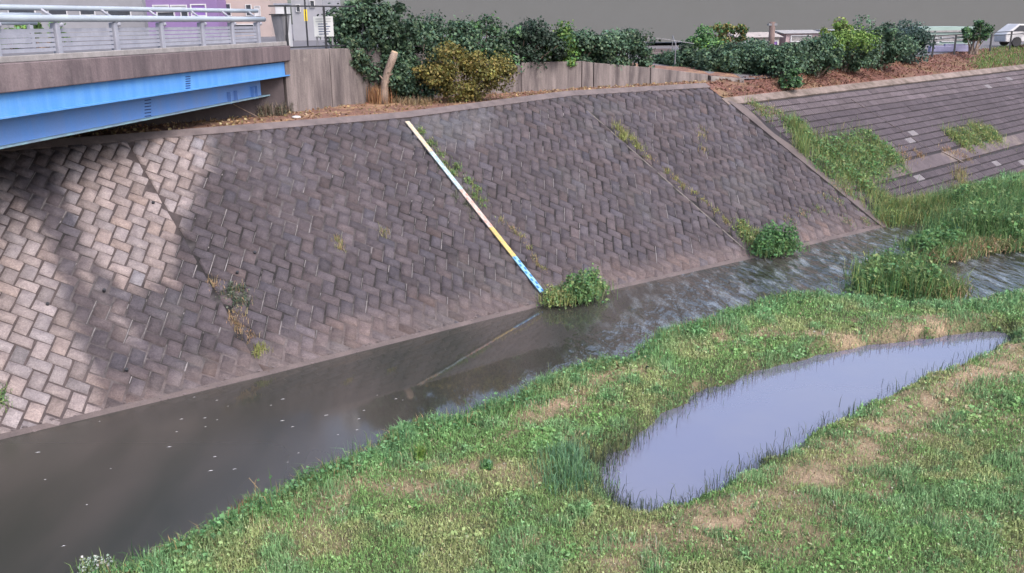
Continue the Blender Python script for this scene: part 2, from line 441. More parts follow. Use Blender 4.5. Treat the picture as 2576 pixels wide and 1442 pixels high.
for i in range(-span * 2, span * 2):
    for j in range(-60, 60):
        a = -BW * i + BL * j; b = BW * i + BL * j
        cu, cs = ab2us(a, b)
        if not (-1 < cu + u0 < UEND + 1 and -1.6 < cs + s0 < SL + 0.8): continue
        for kind in (0, 1):
            if kind == 0: rc = [(a, b), (a + BL, b), (a + BL, b + BW), (a, b + BW)]
            else: rc = [(a + BL - BW, b + BW), (a + BL, b + BW), (a + BL, b + BW + BL), (a + BL - BW, b + BW + BL)]
            g = 0.0095
            m_ = np.mean(rc, axis=0)
            rc = [(x + (g if x < m_[0] else -g), y + (g if y < m_[1] else -g)) for x, y in rc]
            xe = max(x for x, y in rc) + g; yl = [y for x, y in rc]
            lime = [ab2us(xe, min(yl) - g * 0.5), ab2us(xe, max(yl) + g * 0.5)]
            lit_limes.append([(shear(p[0] + u0, p[1] + s0), p[1] + s0) for p in lime])
            pl = [ab2us(x, y) for x, y in rc]
            pl = [(shear(p[0] + u0, p[1] + s0), p[1] + s0) for p in pl]
            cu2 = np.mean([p[0] for p in pl])
            k = int(np.searchsorted(edges_u, cu2)) - 1
            if k < 0 or k >= len(edges_u) - 1: continue
            gap = 0.012
            pl = clip_poly(pl, 1, 0, -(edges_u[k] + gap)); pl = clip_poly(pl, -1, 0, edges_u[k + 1] - gap) if len(pl) > 2 else pl
            pl = clip_poly(pl, 0, 1, 0.7) if len(pl) > 2 else pl
            pl = clip_poly(pl, 0, -1, SL - 0.12) if len(pl) > 2 else pl
            if len(pl) < 3: continue
            ar = poly_area(pl)
            if abs(ar) < 0.012: continue
            if ar < 0: pl = pl[::-1]
            blocks.append(pl)
def block_geom(pl):
    n = len(pl); p = np.array(pl); c = p.mean(0)
    p = p + rng.normal(0, 0.005, p.shape)
    h = rng.uniform(0.022, 0.048) * (0.35 + 0.65 * float(smooth(0.1, 1.3, c[1])))
    ins = 0.86 + rng.uniform(-0.03, 0.03, (n, 1))
    top = c + (p - c) * ins
    q = np.concatenate([p, top, (c + rng.normal(0, 0.03, 2))[None]])
    hh = np.concatenate([np.full(n, -0.03), np.maximum(h + rng.normal(0, 0.011, n), 0.012), [h + rng.uniform(0.0, 0.035)]])
    u, s = q[:, 0], q[:, 1]
    W = wallp(u, s) + walln(u, s) * hh[:, None]
    f = []
    for i in range(n):
        j = (i + 1) % n
        f += [(i, j, n + j), (i, n + j, n + i), (n + i, n + j, 2 * n)]
    return W, f, u, s
geo = []
for pl in blocks:
    W, f, u, s = block_geom(pl)
    base = wall_cols(W, u, s)
    v = rng.normal(1.0, 0.11); hue = rng.normal(0, 0.03)
    c = np.clip(base * v * np.array([1 + hue, 1, 1 - hue]), 0.03, 0.6)
    q = proj(W)
    x0, y0 = q.min(0); x1, y1 = q.max(0)
    inview = x1 > 0 and x0 < 2576 and y1 > 0 and y0 < 1442 and s.mean() > 0.05
    vis = (y1 - y0) * (x1 - x0) if inview and not (y1 < 372 - 0.2 * x0 and x0 < 660) else 0
    geo.append((vis, W, f, c))
geo.sort(key=lambda g: -g[0])
for vis, W, f, c in geo[:300]:
    mesh_np('block', W, np.array(f), c, wall, M['block'])
V = []; F = []; C = []; n = 0
for vis, W, f, c in geo[300:]:
    V.append(W); F.append(np.array(f) + n); C.append(c); n += len(W)
o = mesh_np('blocks', np.concatenate(V), np.concatenate(F), np.concatenate(C), wall, M['block'])
o['kind'] = 'stuff'
# pale joint lime on one direction only, painting those joints lit beside shadowed ones
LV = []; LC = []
for (p, q_) in lit_limes:
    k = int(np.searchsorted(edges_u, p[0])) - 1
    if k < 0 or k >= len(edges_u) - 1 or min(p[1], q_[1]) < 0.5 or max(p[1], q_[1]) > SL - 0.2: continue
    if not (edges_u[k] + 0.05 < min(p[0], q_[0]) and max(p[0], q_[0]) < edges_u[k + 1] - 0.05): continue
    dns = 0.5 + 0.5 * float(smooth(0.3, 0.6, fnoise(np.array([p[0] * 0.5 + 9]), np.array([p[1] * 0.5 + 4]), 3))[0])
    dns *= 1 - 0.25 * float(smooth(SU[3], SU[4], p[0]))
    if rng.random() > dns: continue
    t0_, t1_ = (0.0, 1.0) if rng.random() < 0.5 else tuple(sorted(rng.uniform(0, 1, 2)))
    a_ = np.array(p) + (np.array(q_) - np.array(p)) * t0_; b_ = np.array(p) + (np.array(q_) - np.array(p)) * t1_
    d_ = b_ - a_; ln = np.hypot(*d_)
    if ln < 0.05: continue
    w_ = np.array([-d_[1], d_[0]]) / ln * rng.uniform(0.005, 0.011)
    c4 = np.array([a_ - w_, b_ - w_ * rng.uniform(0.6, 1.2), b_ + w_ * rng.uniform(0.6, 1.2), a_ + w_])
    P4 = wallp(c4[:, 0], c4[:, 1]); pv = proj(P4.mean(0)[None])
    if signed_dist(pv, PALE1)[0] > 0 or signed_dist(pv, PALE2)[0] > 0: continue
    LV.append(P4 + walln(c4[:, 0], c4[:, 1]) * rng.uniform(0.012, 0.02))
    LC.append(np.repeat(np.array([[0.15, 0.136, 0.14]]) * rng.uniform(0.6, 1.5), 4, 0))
LV = np.concatenate(LV); LC = np.concatenate(LC)
o = mesh_np('lit_lime_seam', LV, np.arange(len(LV)).reshape(-1, 4), LC, wall, M['mortar']); o['kind'] = 'stuff'
# head coping and foot lip
def strip_on_wall(name, u_a, u_b, s_a, s_b, h, m, parent, n=40):
    mb = MB(); uu = np.linspace(u_a, u_b, n)
    r = [wallp(uu, np.full(n, s)) + walln(uu, np.full(n, s)) * hh for s, hh in ((s_a, -0.15), (s_a, h), (s_b, h), (s_b, -0.15))]
    vs = []; fs = []
    for i in range(n): vs += [r[k][i] for k in range(4)]
    for i in range(n - 1):
        for k in range(4):
            fs.append((i * 4 + k, (i + 1) * 4 + k, (i + 1) * 4 + (k + 1) % 4, i * 4 + (k + 1) % 4))
    fs += [(0, 1, 2, 3), (4 * n - 1, 4 * n - 2, 4 * n - 3, 4 * n - 4)]
    mb.add(vs, fs)
    return mb.build(name, m, parent)
strip_on_wall('foot_lip', 0, UEND, -0.6, 0.07, 0.035, M['lip'], wall, 90)
strip_on_wall('coping', 0, UEND, SL - 0.14, SL + 0.14, 0.055, M['coping'], wall)
for ju in JOINTS[1:]:
    strip_on_wall('joint_fill', ju - 0.028, ju + 0.028, -0.2, SL - 0.9, 0.022, M['moss'], wall, 3)
# weep holes
for px, py in [(262, 735), (385, 515), (120, 770), (318, 935), (596, 690), (640, 640)]:
    u, s = wallat(px, py)
    mb = MB(); c = wallp(u, s)[0]; nn = walln(np.array([u]), np.array([s]))[0]
    mb.tube([c + nn * 0.02, c + nn * 0.085], 0.035, 8)
    mb.build('weep_hole', M['darkmetal'], wall)

# ---- heightfield: near bank, island, river bed
P2 = lambda pts, z=0.15: [tuple(onz(x, y, z)[:2]) for x, y in pts]
EDGE = [(120, 1470), (215, 1425), (300, 1400), (400, 1345), (490, 1300), (600, 1245), (650, 1215), (740, 1180), (800, 1155), (900, 1115), (940, 1080), (1010, 1060),
        (1100, 1048), (1200, 1005), (1250, 985), (1380, 928), (1450, 912), (1530, 897), (1600, 850), (1650, 833), (1700, 815), (1760, 792), (1830, 775), (1900, 757),
        (1960, 738), (2060, 742), (2150, 745), (2250, 758), (2400, 762), (2480, 740), (2576, 728), (2800, 705), (3300, 680)]
near_edge = P2(EDGE, 0.05)
BANK = near_edge + [(60, 40), (60, -8), (-14, -8), (-14, 7.0)]
BANK[-1] = (near_edge[0][0] - 1.5, near_edge[0][1] - 3.0)
POND = P2([(1495, 1190), (1510, 1160), (1560, 1128), (1640, 1070), (1740, 1002), (1800, 975), (1900, 937), (2060, 893), (2200, 866), (2350, 850), (2440, 840), (2532, 832), (2550, 852), (2500, 890),
           (2412, 925), (2290, 974), (2165, 1036), (2095, 1080), (2040, 1100), (1990, 1142), (1930, 1170), (1850, 1207), (1790, 1240), (1740, 1272), (1640, 1300), (1565, 1290), (1515, 1245)], 0.02)
ISLE = P2([(2205, 572), (2240, 562), (2390, 556), (2400, 575), (2350, 592), (2305, 620), (2290, 640), (2340, 658), (2400, 652), (2450, 628), (2576, 626), (2800, 615), (3400, 600)], 0.05) + [(60, 62), (20, 44)]
SPIT = P2([(2160, 738), (2165, 695), (2230, 668), (2330, 690), (2420, 715), (2410, 755), (2300, 765)], 0.05)
def height(xy):
    nz = fnoise(xy[:, 0] * 0.6, xy[:, 1] * 0.6, 4) - 0.5
    nf = fnoise(xy[:, 0] * 2.2 + 9, xy[:, 1] * 2.2, 3) - 0.5
    sb = signed_dist(xy, BANK) - 0.5 + nf * 0.5
    si = np.maximum(signed_dist(xy, ISLE), signed_dist(xy, SPIT)) - 0.3 + nf * 0.5
    h = np.clip(sb * 0.55, -0.5, 0.25) + np.where(sb > 0, smooth(0, 2, sb) * (nz * 0.22 + nf * 0.05), 0)
    hi = np.clip(si * 0.55, -0.5, 0.25) + np.where(si > 0, nz * 0.15, 0)
    h = np.maximum(h, hi)
    sp = signed_dist(xy, POND) + nf * 0.42
    h = np.where(sp > -1.6, np.minimum(h, np.maximum(-sp * 0.9 + 0.02, -0.3)), h)
    return h
DRY = [(1345, 1060, 50, 18), (1740, 872, 70, 14), (1560, 945, 40, 12), (2060, 1215, 150, 40), (1950, 1260, 110, 25), (2460, 950, 120, 35), (2330, 1045, 130, 40), (2240, 1100, 120, 35), (2520, 920, 80, 40),
       (1620, 1385, 160, 30), (1820, 1330, 150, 30), (620, 1280, 30, 30), (2150, 1180, 120, 25), (1680, 1340, 120, 20),
       (2130, 860, 90, 14), (2230, 845, 90, 12), (2010, 1300, 110, 30), (1560, 1420, 120, 25), (2260, 1010, 70, 20)]
BANDS = [([(1560, 1420), (1640, 1375), (1760, 1325), (1900, 1275), (2050, 1215), (2150, 1150), (2230, 1090), (2330, 1035), (2440, 965), (2576, 905), (2700, 850)], 46, 1.1),
         ([(1180, 1210), (1250, 1150), (1340, 1065), (1440, 1010), (1560, 945), (1700, 885), (1800, 850), (1950, 850), (2150, 850), (2350, 830)], 15, 0.8), ([(620, 1290), (800, 1260), (980, 1240), (1130, 1240), (1250, 1200)], 16, 0.3), ([(1700, 1420), (2000, 1330), (2250, 1230)], 22, 0.5)]
def line_dist(q, pts):
    d = np.full(len(q), 1e9); pts = np.array(pts, float)
    for a, b in zip(pts[:-1], pts[1:]):
        ab = b - a; t = np.clip(((q - a) @ ab) / (ab @ ab), 0, 1); e = q - a - t[:, None] * ab
        d = np.minimum(d, np.hypot(e[:, 0] * 0.5, e[:, 1]))
    return d
def dryness(xy):
    h3 = np.concatenate([xy, np.full((len(xy), 1), 0.15)], 1)
    q = proj(h3)
    d = np.zeros(len(xy))
    for x, y, rx, ry in DRY:
        e = ((q[:, 0] - x) / rx) ** 2 + ((q[:, 1] - y) / ry) ** 2
        d = np.maximum(d, np.exp(-e * 0.9))
    for pts, w, k in BANDS:
        d = np.maximum(d * 0.85, k * np.exp(-((line_dist(q, pts) + 95 * (fnoise(q[:, 0] / 60, q[:, 1] / 24, 4) - 0.45)) / w) ** 2) * smooth(0.18, 0.42, fnoise(q[:, 0] / 160 + 7, q[:, 1] / 60, 3)))
    n = fnoise(xy[:, 0] * 1.1, xy[:, 1] * 1.1 + 40, 4)
    n4 = fnoise(xy[:, 0] * 3.3 + 11, xy[:, 1] * 3.3, 4)
    return np.clip(d * 1.1 * (0.55 + 0.5 * n + 0.6 * smooth(0.35, 0.7, n4)) * 0.95 + smooth(0.5, 0.72, n) * 0.35 * n4 * 2, 0, 1)
gx = np.arange(-16, 46, 0.16); gy = np.arange(3, 50, 0.16)
GX, GY = np.meshgrid(gx, gy, indexing='ij'); xy = np.stack([GX.ravel(), GY.ravel()], 1)
hz = height(xy)
dr = dryness(xy)
gc = np.array([0.075, 0.085, 0.038])[None] * (1 - dr[:, None]) + np.array([0.31, 0.225, 0.15])[None] * dr[:, None]
gc[hz < 0.0] = (0.06, 0.055, 0.045)
n1, n2 = len(gx), len(gy); I = np.arange(n1 * n2).reshape(n1, n2)
Fq = np.stack([I[:-1, :-1].ravel(), I[1:, :-1].ravel(), I[1:, 1:].ravel(), I[:-1, 1:].ravel()], 1)
# leave out what lies beneath the two stone slopes
ctr = xy[Fq].mean(1)
sideA = np.array([[p[0], p[1]] for p in SB])
keep = np.ones(len(Fq), bool)
foot = [tuple(p[:2]) for p in SB] + [(SB[-1][0] + 20, SB[-1][1] + 20), (SB[-1][0] - 10, 70), (-60, 70), (-60, 0)]
keep &= signed_dist(ctr, foot) < 1.0
tag(mesh_np('bank_ground', np.column_stack([xy, hz]), Fq[keep], gc, None, M['ground'], True), kind='structure')
# land behind the camera and far down the near bank
mb = MB(); mb.add([(-60, -80, 0.18), (80, -80, 0.18), (80, 3.2, 0.18), (-60, 3.2, 0.18)], [(0, 1, 2, 3)])
tag(mb.build('near_bank_ground', M['soil']), kind='structure')
mb = MB(); mb.add([(45.8, 3, 0.17), (400, 3, 0.17), (400, 45, 0.17), (45.8, 45, 0.17)], [(0, 1, 2, 3)])
tag(mb.build('downstream_bank_ground', M['soil']), kind='structure')
mb = MB(); mb.add([(-150, -60, -0.6), (400, -60, -0.6), (400, 200, -0.6), (-150, 200, -0.6)], [(0, 1, 2, 3)])
tag(mb.build('river_bed', M['bed']), kind='structure')

# ---- water
wx = np.arange(-60, 70, 0.5); wy = np.arange(-20, 70, 0.5)
WX, WY = np.meshgrid(wx, wy, indexing='ij'); wf = np.stack([WX.ravel(), WY.ravel()], 1)
q = proj(np.column_stack([wf, np.zeros(len(wf))]))
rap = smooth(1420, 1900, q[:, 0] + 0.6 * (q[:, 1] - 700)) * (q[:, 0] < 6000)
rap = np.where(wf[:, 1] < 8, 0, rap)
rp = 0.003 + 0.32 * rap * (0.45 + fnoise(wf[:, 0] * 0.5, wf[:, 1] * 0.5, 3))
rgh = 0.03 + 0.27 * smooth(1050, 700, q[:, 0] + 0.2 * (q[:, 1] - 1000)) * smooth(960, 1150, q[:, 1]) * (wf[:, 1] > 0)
n1, n2 = len(wx), len(wy); I = np.arange(n1 * n2).reshape(n1, n2)
Fq = np.stack([I[:-1, :-1].ravel(), I[1:, :-1].ravel(), I[1:, 1:].ravel(), I[:-1, 1:].ravel()], 1)
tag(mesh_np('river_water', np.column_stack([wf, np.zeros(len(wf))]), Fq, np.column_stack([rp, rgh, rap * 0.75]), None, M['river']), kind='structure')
px_ = np.arange(0, 26, 0.2); py_ = np.arange(9, 26, 0.2)
PX, PY = np.meshgrid(px_, py_, indexing='ij'); pf = np.stack([PX.ravel(), PY.ravel()], 1)
n1, n2 = len(px_), len(py_); I = np.arange(n1 * n2).reshape(n1, n2)
Fq = np.stack([I[:-1, :-1].ravel(), I[1:, :-1].ravel(), I[1:, 1:].ravel(), I[:-1, 1:].ravel()], 1)
kp = signed_dist(pf[Fq].mean(1), POND) > -0.45
tag(mesh_np('pond_water', np.column_stack([pf, np.full(len(pf), 0.022)]), Fq[kp], None, None, M['pond']), kind='structure')

# ---- berm behind the wall head, and the retaining wall line
HEAD = wallp(np.linspace(0, UEND, 40), np.full(40, SL + 0.1))
RW = [np.array([-19.0, 16.6, 4.3]), np.array([-6.78, 28.45, 4.33]), onz(931, 259, 4.4), np.array([0.43, 34.2, 4.45]), np.array([8.1, 37.6, 4.55]), np.array([9.6, 38.2, 4.45])]
def pl_at(pts, t):
    pts = np.array(pts); d = np.concatenate([[0], np.cumsum(np.linalg.norm(np.diff(pts, axis=0), axis=1))]); d /= d[-1]
    return np.stack([np.interp(t, d, pts[:, k]) for k in range(3)], 1)
def ribbon(name, lines, m, n, sub=6, amp=0.05, kind='structure'):
    """sheet between several polylines"""
    t = np.linspace(0, 1, n); Ls = [pl_at(l, t) for l in lines]
    rows = []
    for a, b in zip(Ls[:-1], Ls[1:]):
        for k in range(sub): rows.append(a + (b - a) * k / sub)
    rows.append(Ls[-1]); Rr = np.array(rows)
    for i in range(1, len(rows) - 1):
        Rr[i, :, 2] += (fnoise(Rr[i, :, 0] * 1.2, Rr[i, :, 1] * 1.2, 4) - 0.5) * amp * 2
    V = Rr.reshape(-1, 3); k = len(rows); I = np.arange(k * n).reshape(k, n)
    Fq = np.stack([I[:-1, :-1].ravel(), I[:-1, 1:].ravel(), I[1:, 1:].ravel(), I[1:, :-1].ravel()], 1)
    o = mesh_np(name, V, Fq, None, None, m, True)
    tag(o, kind=kind); return o
berm_back = [p + np.array([-0.25, 0.4, 0.02]) for p in RW]
ribbon('berm_soil', [[p for p in HEAD], berm_back], M['soil'], 120, 6, 0.06)

# ---- revetment B (beyond, courses of ribbed blocks)
lo_, hi_ = 3.0, SL
for _ in range(40):
    md_ = (lo_ + hi_) / 2
    if proj(wallp(UEND, md_))[0][1] > 252: lo_ = md_
    else: hi_ = md_
BA = wallp(UEND + 0.05, lo_)[0] - np.array([0, 0, 0.03]); SEDGE = lo_
BQ = onz(2576, 167, BA[2]); BF = wallp(UEND + 0.05, 0.0)[0] - np.array([0, 0, 0.03])
BAZ = math.atan2(BQ[0] - BA[0], BQ[1] - BA[1])
eu = np.array([math.sin(BAZ), math.cos(BAZ), 0])
_fd = BF - BA; es = nrm(_fd - eu * (_fd @ eu))
dn = np.array([math.cos(BAZ), -math.sin(BAZ), 0])
EDGE_SLOPE = (_fd @ eu) / (_fd @ es)             # u of the wall edge per metre down the slope
print('B slope', math.degrees(math.asin(-es[2])), 'edge', EDGE_SLOPE, 'len', _fd @ es, 'z', BA[2])
eN = np.cross(es, eu); eN = eN if eN[2] > 0 else -eN
bp = lambda u, s, h=0: BA + eu * u + es * s + eN * h
def bat(px, py):
    r = ray(px, py); t = (eN @ (BA - CAM)) / (eN @ r); X = CAM + r * t
    return (X - BA) @ eu, (X - BA) @ es
rev = empty('course_revetment', bp(4, 8.2), 'gentler far river slope of ribbed grey blocks laid in long level courses', 'river wall')
M['slabB'] = mat('course_bed', (0.03, 0.025, 0.03), (0.02, 0.018, 0.02), rough=0.95, nscale=2, fine=0.2)
M['blockB'] = mat('course_block', (1, 1, 1), (0.78, 0.78, 0.8), rough=0.92, nscale=3.5, attr=True, bump=0.01, bscale=25, fine=0.25, fscale=24)
mb = MB(); ue = lambda s_: EDGE_SLOPE * s_
mb.hexa([bp(ue(0), 0, -0.4), bp(60, 0, -0.4), bp(60, 9, -0.4), bp(ue(9), 9, -0.4), bp(ue(0), 0, 0), bp(60, 0, 0), bp(60, 9, 0), bp(ue(9), 9, 0)])
mb.build('bed_slab', M['slabB'], rev)
def ribbed(u0, u1, s0, s1, c):
    n = 5; vs = []; fs = []
    k = 0
    w = (u1 - u0) / n
    h0 = 0.045 + rng.normal(0, 0.006)
    prof = []
    for i in range(n):
        prof += [(u0 + w * i + w * 0.02, h0 - 0.036), (u0 + w * i + w * 0.2, h0), (u0 + w * (i + 1) - w * 0.2, h0), (u0 + w * (i + 1) - w * 0.02, h0 - 0.036)]
    for (u, h) in prof: vs += [bp(u, s0, h), bp(u, s1, h)]
    m_ = len(prof)
    for i in range(m_ - 1): fs.append((2 * i, 2 * i + 1, 2 * i + 3, 2 * i + 2))
    b = len(vs)
    vs += [bp(u0, s0, -0.01), bp(u0, s1, -0.01), bp(u1, s1, -0.01), bp(u1, s0, -0.01)]
    fs += [(0, b, b + 1, 1), (2 * m_ - 2, 2 * m_ - 1, b + 2, b + 3)]
    fs.append(tuple([b + 1, b + 2] + [2 * i + 1 for i in range(m_ - 1, -1, -1)]))
    fs.append(tuple([b + 3, b] + [2 * i for i in range(m_)]))
    return vs, fs
bl = []
courses = [0.42 + 0.37 * k for k in range(12)] + [5.75 + 0.37 * k for k in range(7)]
for ci, s in enumerate(courses):
    off = 0.3 * (ci % 2)
    u = ue(s) + off * 0.5 + 0.62 + 0.25 * rng.random()
    while u < 34:
        w = 0.62
        if False: pass
        pale = rng.random() < 0.008
        v = 0.85 + 0.4 * fnoise(np.array([u * 0.3]), np.array([s * 0.8]), 3)[0] + rng.normal(0, 0.07)
        c = np.array([0.078, 0.063, 0.072]) * v
        if s < 1.2: c = c * (1 + 0.3 * rng.random()) + 0.02 * np.array([1, 0.8, 0.7])
        if pale: c = np.array([0.2, 0.18, 0.19])
        q = proj([bp(u, s), bp(u + w, s), bp(u + w, s + 0.33), bp(u, s + 0.33)])
        inv = q[:, 0].max() > 0 and q[:, 0].min() < 2576
        bl.append(((q[:, 0].max() - q[:, 0].min()) * (q[:, 1].max() - q[:, 1].min()) if inv else 0, u, u + w - 0.03, s, s + 0.30, c))
        u += w
bl.sort(key=lambda t: -t[0])
for k, (a, u0_, u1_, s0_, s1_, c) in enumerate(bl[:300]):
    mb = MB(); vs, fs = ribbed(u0_, u1_, s0_, s1_, c); mb.add(vs, fs, tuple(c)); mb.build('block', M['blockB'], rev, color=True)
mb = MB()
for (a, u0_, u1_, s0_, s1_, c) in bl[300:]:
    vs, fs = ribbed(u0_, u1_, s0_, s1_, c); mb.add(vs, fs, tuple(c))
mb.build('blocks', M['blockB'], rev, color=True)['kind'] = 'stuff'
mb = MB(); mb.hexa([bp(-0.2, -0.1, -0.1), bp(60, -0.1, -0.1), bp(60, 0.3, -0.1), bp(-0.2, 0.3, -0.1), bp(-0.2, -0.1, 0.07), bp(60, -0.1, 0.07), bp(60, 0.3, 0.06), bp(-0.2, 0.3, 0.06)])
M['ledge'] = mat('ledge_concrete', (0.095, 0.075, 0.083), (0.065, 0.052, 0.057), rough=0.95, nscale=1.5, bump=0.008, fine=0.15, col3=(0.15, 0.12, 0.11), n3=0.56)
M['copB'] = mat('pale_coping', (0.21, 0.165, 0.15), (0.09, 0.07, 0.06), rough=0.95, nscale=1.6, bump=0.02, bscale=9, fine=0.2)
mb.build('coping', M['copB'], rev)
mb = MB(); n_ = 16; vs = []; fs = []
for s_ in np.linspace(0.1, _fd @ es + 0.3, n_):
    w_e = 0.55 + 0.12 * math.sin(s_ * 2.3)
    vs += [bp(ue(s_) - 0.03, s_, -0.3), bp(ue(s_) - 0.03, s_, 0.075), bp(ue(s_) + 0.1, s_, 0.075), bp(ue(s_) + w_e, s_, 0.03), bp(ue(s_) + w_e, s_, -0.3)]
for i in range(n_ - 1):
    for k in range(4): fs.append((i * 5 + k, (i + 1) * 5 + k, (i + 1) * 5 + k + 1, i * 5 + k + 1))
fs += [(0, 1, 2, 3, 4), tuple(5 * n_ - 5 + k for k in (4, 3, 2, 1, 0))]
mb.add(vs, fs); mb.build('edge_slab', M['lip'], rev)
mb = MB(); mb.hexa([bp(ue(5), 4.95, -0.1), bp(60, 4.95, -0.1), bp(60, 5.6, -0.1), bp(ue(5.6), 5.6, -0.1), bp(ue(5), 4.95, 0.05), bp(60, 4.95, 0.05), bp(60, 5.6, 0.045), bp(ue(5.6), 5.6, 0.045)])
mb.build('ledge', M['ledge'], rev)
ja, jb, jc = bat(2140, 252), bat(2341, 380), bat(2420, 412)
mb = MB(); mb.beam(bp(*ja, 0.035), bp(*jb, 0.035), 0.035, 0.04, eN); mb.build('joint_strip', M['lip'], rev)
mb = MB(); mb.beam(bp(*bat(2366, 384), 0.06), bp(*jc, 0.06), 0.08, 0.06, eN); mb.build('joint_strip', M['copB'], rev)

# ---- upper land
def zland(x):
    return 6.2 + (4.86 - 6.2) * smooth(-3.0, 9.0, np.asarray(x, float))
# soil slope between the far revetment head and the hedge foot
HEADB = [bp(u, -0.1, 0.02) for u in np.linspace(-0.3, 60, 30)]
SOILT = [np.array([8.9, 38.6, 4.62]), onz(2000, 187, 4.62), onz(2200, 160, 4.72), onz(2400, 131, 4.85), onz(2576, 112, 4.86)]
d_ = nrm(SOILT[-1] - SOILT[-2]); SOILT.append(SOILT[-1] + d_ * 30)
left_e = wallp(UEND + 0.1, SL - 1.0)[0]
HEADB2 = [wallp(UEND - 0.1, SL + 0.05)[0] + [0, 0, 0.03], wallp(UEND - 0.06, (SL + SEDGE) / 2)[0] + [0, 0, 0.05], wallp(UEND - 0.03, SEDGE)[0] + [0, 0, 0.04]] + HEADB[1:]
M['soilB'] = mat('red_litter_soil', (0.17, 0.08, 0.062), (0.11, 0.05, 0.042), rough=1.0, nscale=2.2, bump=0.05, bscale=9, fine=0.35, fscale=15, col3=(0.17, 0.11, 0.065), n3=0.57)
ribbon('soil_slope', [HEADB2, SOILT], M['soilB'], 160, 8, 0.10)
# ================================================================== RETAINING WALL
rw = empty('retaining_wall', RW[2], 'streaked grey concrete retaining wall running from the bridge end behind the bushes', 'wall')
def wall_panel(a, b, za0, za1, zb0, zb1, th=0.35, name='panel', m=None, parent=rw):
    a = np.array(a, float); b = np.array(b, float); d = nrm([b[0] - a[0], b[1] - a[1], 0]); nb = np.array([-d[1], d[0], 0]) * th
    mb = MB()
    mb.hexa([(a[0], a[1], za0), (b[0], b[1], zb0), (b[0] + nb[0], b[1] + nb[1], zb0), (a[0] + nb[0], a[1] + nb[1], za0),
             (a[0], a[1], za1), (b[0], b[1], zb1), (b[0] + nb[0], b[1] + nb[1], zb1), (a[0] + nb[0], a[1] + nb[1], za1)])
    return mb.build(name, m or M['conc'], parent, bevel=0.015)
def seg(i, t): return RW[i] + (RW[i + 1] - RW[i]) * t
z_at = lambda p, py: p  # placeholder for readability
def top_z(P, py):
    """height at plan point P that is seen at picture row py"""
    lo, hi = 3.0, 8.0
    for _ in range(40):
        m_ = (lo + hi) / 2
        if proj([P[0], P[1], m_])[0][1] > py: lo = m_
        else: hi = m_
    return lo
ztl = top_z(RW[1], 126)
a0, a1 = RW[1], RW[2]
mid = a0 + (a1 - a0) * 0.52
wall_panel(a0, mid - nrm(a1 - a0) * 0.012, 4.0, ztl, 4.0, ztl - 0.02)
wall_panel(mid + nrm(a1 - a0) * 0.012, a1, 4.0, ztl - 0.02, 4.0, ztl - 0.05)
wall_panel(a1 + nrm(RW[3] - a1) * 0.02, RW[3], 4.0, ztl - 0.06, 4.0, top_z(RW[3], 163))
brk = [0.0, 0.3, 0.36, 0.66, 0.985]
tops = [160, 157, 160, 172, 190]
zz = []
for t, py in zip(brk, [158, 154, 158, 170, 188]): zz.append(top_z(seg(3, t), py))
for k in range(4):
    g = 0.002
    wall_panel(seg(3, brk[k] + g), seg(3, brk[k + 1] - g), 4.0, zz[k], 4.0, zz[k + 1])
wall_panel(seg(4, 0.01), seg(4, 1.0), 4.0, zz[-1] - 0.05, 4.0, 4.62)
lx = np.concatenate([np.linspace(-300, -22, 6), np.linspace(-20, 40, 61), np.linspace(45, 400, 6)])
front = lambda x: np.interp(x, [-300, -19.5] + [p[0] for p in RW[1:]] + [p[0] for p in SOILT[1:]] + [420], [16.9, 16.9] + [p[1] + 0.12 for p in RW[1:]] + [p[1] for p in SOILT[1:]] + [300])
V = []; ts = np.array([0, 0.004, 0.01, 0.02, 0.05, 0.12, 0.3, 1.0])
for x in lx:
    y0 = float(front(x))
    zfr = float(np.interp(x, [-300, -1.0, RW[3][0], RW[4][0], RW[5][0]] + [p[0] for p in SOILT[1:]] + [420], [9, 9, zz[0] - 0.06, zz[-1] - 0.06, 4.55] + [p[2] - 0.02 for p in SOILT[1:]] + [4.8]))
    for t in ts: V.append((x, y0 + t * (900 - y0), min(float(zland(x)), zfr) if t < 0.001 else float(zland(x))))
n1, n2 = len(lx), len(ts); I = np.arange(n1 * n2).reshape(n1, n2)
Fq = np.stack([I[:-1, :-1].ravel(), I[1:, :-1].ravel(), I[1:, 1:].ravel(), I[:-1, 1:].ravel()], 1)
tag(mesh_np('upper_ground', V, Fq, None, None, M['road'], True), kind='structure')
_hx = np.linspace(-1.0, 9.5, 40)
ribbon('hedge_soil', [[np.array([x, float(front(x)) + 0.02, min(float(zland(x)), float(np.interp(x, [-300, -1.0, RW[3][0], RW[4][0], RW[5][0], 12], [9, 9, zz[0] - 0.06, zz[-1] - 0.06, 4.6, 4.86]))) + 0.02]) for x in _hx],
                     [np.array([x, float(front(x)) + 4.2, float(zland(x)) + 0.03]) for x in _hx]], M['soil'], 60, 3, 0.0)

# abutment front under the deck (left of the corner)
abut = wall_panel(RW[0], RW[1] - nrm(RW[1] - RW[0]) * 0.1, 4.0, 5.9, 4.0, 5.9, 0.4, 'abutment_front', mat('shaded_abutment_concrete', (0.075, 0.06, 0.063), (0.05, 0.04, 0.044), rough=0.95, nscale=1.5, fine=0.1))

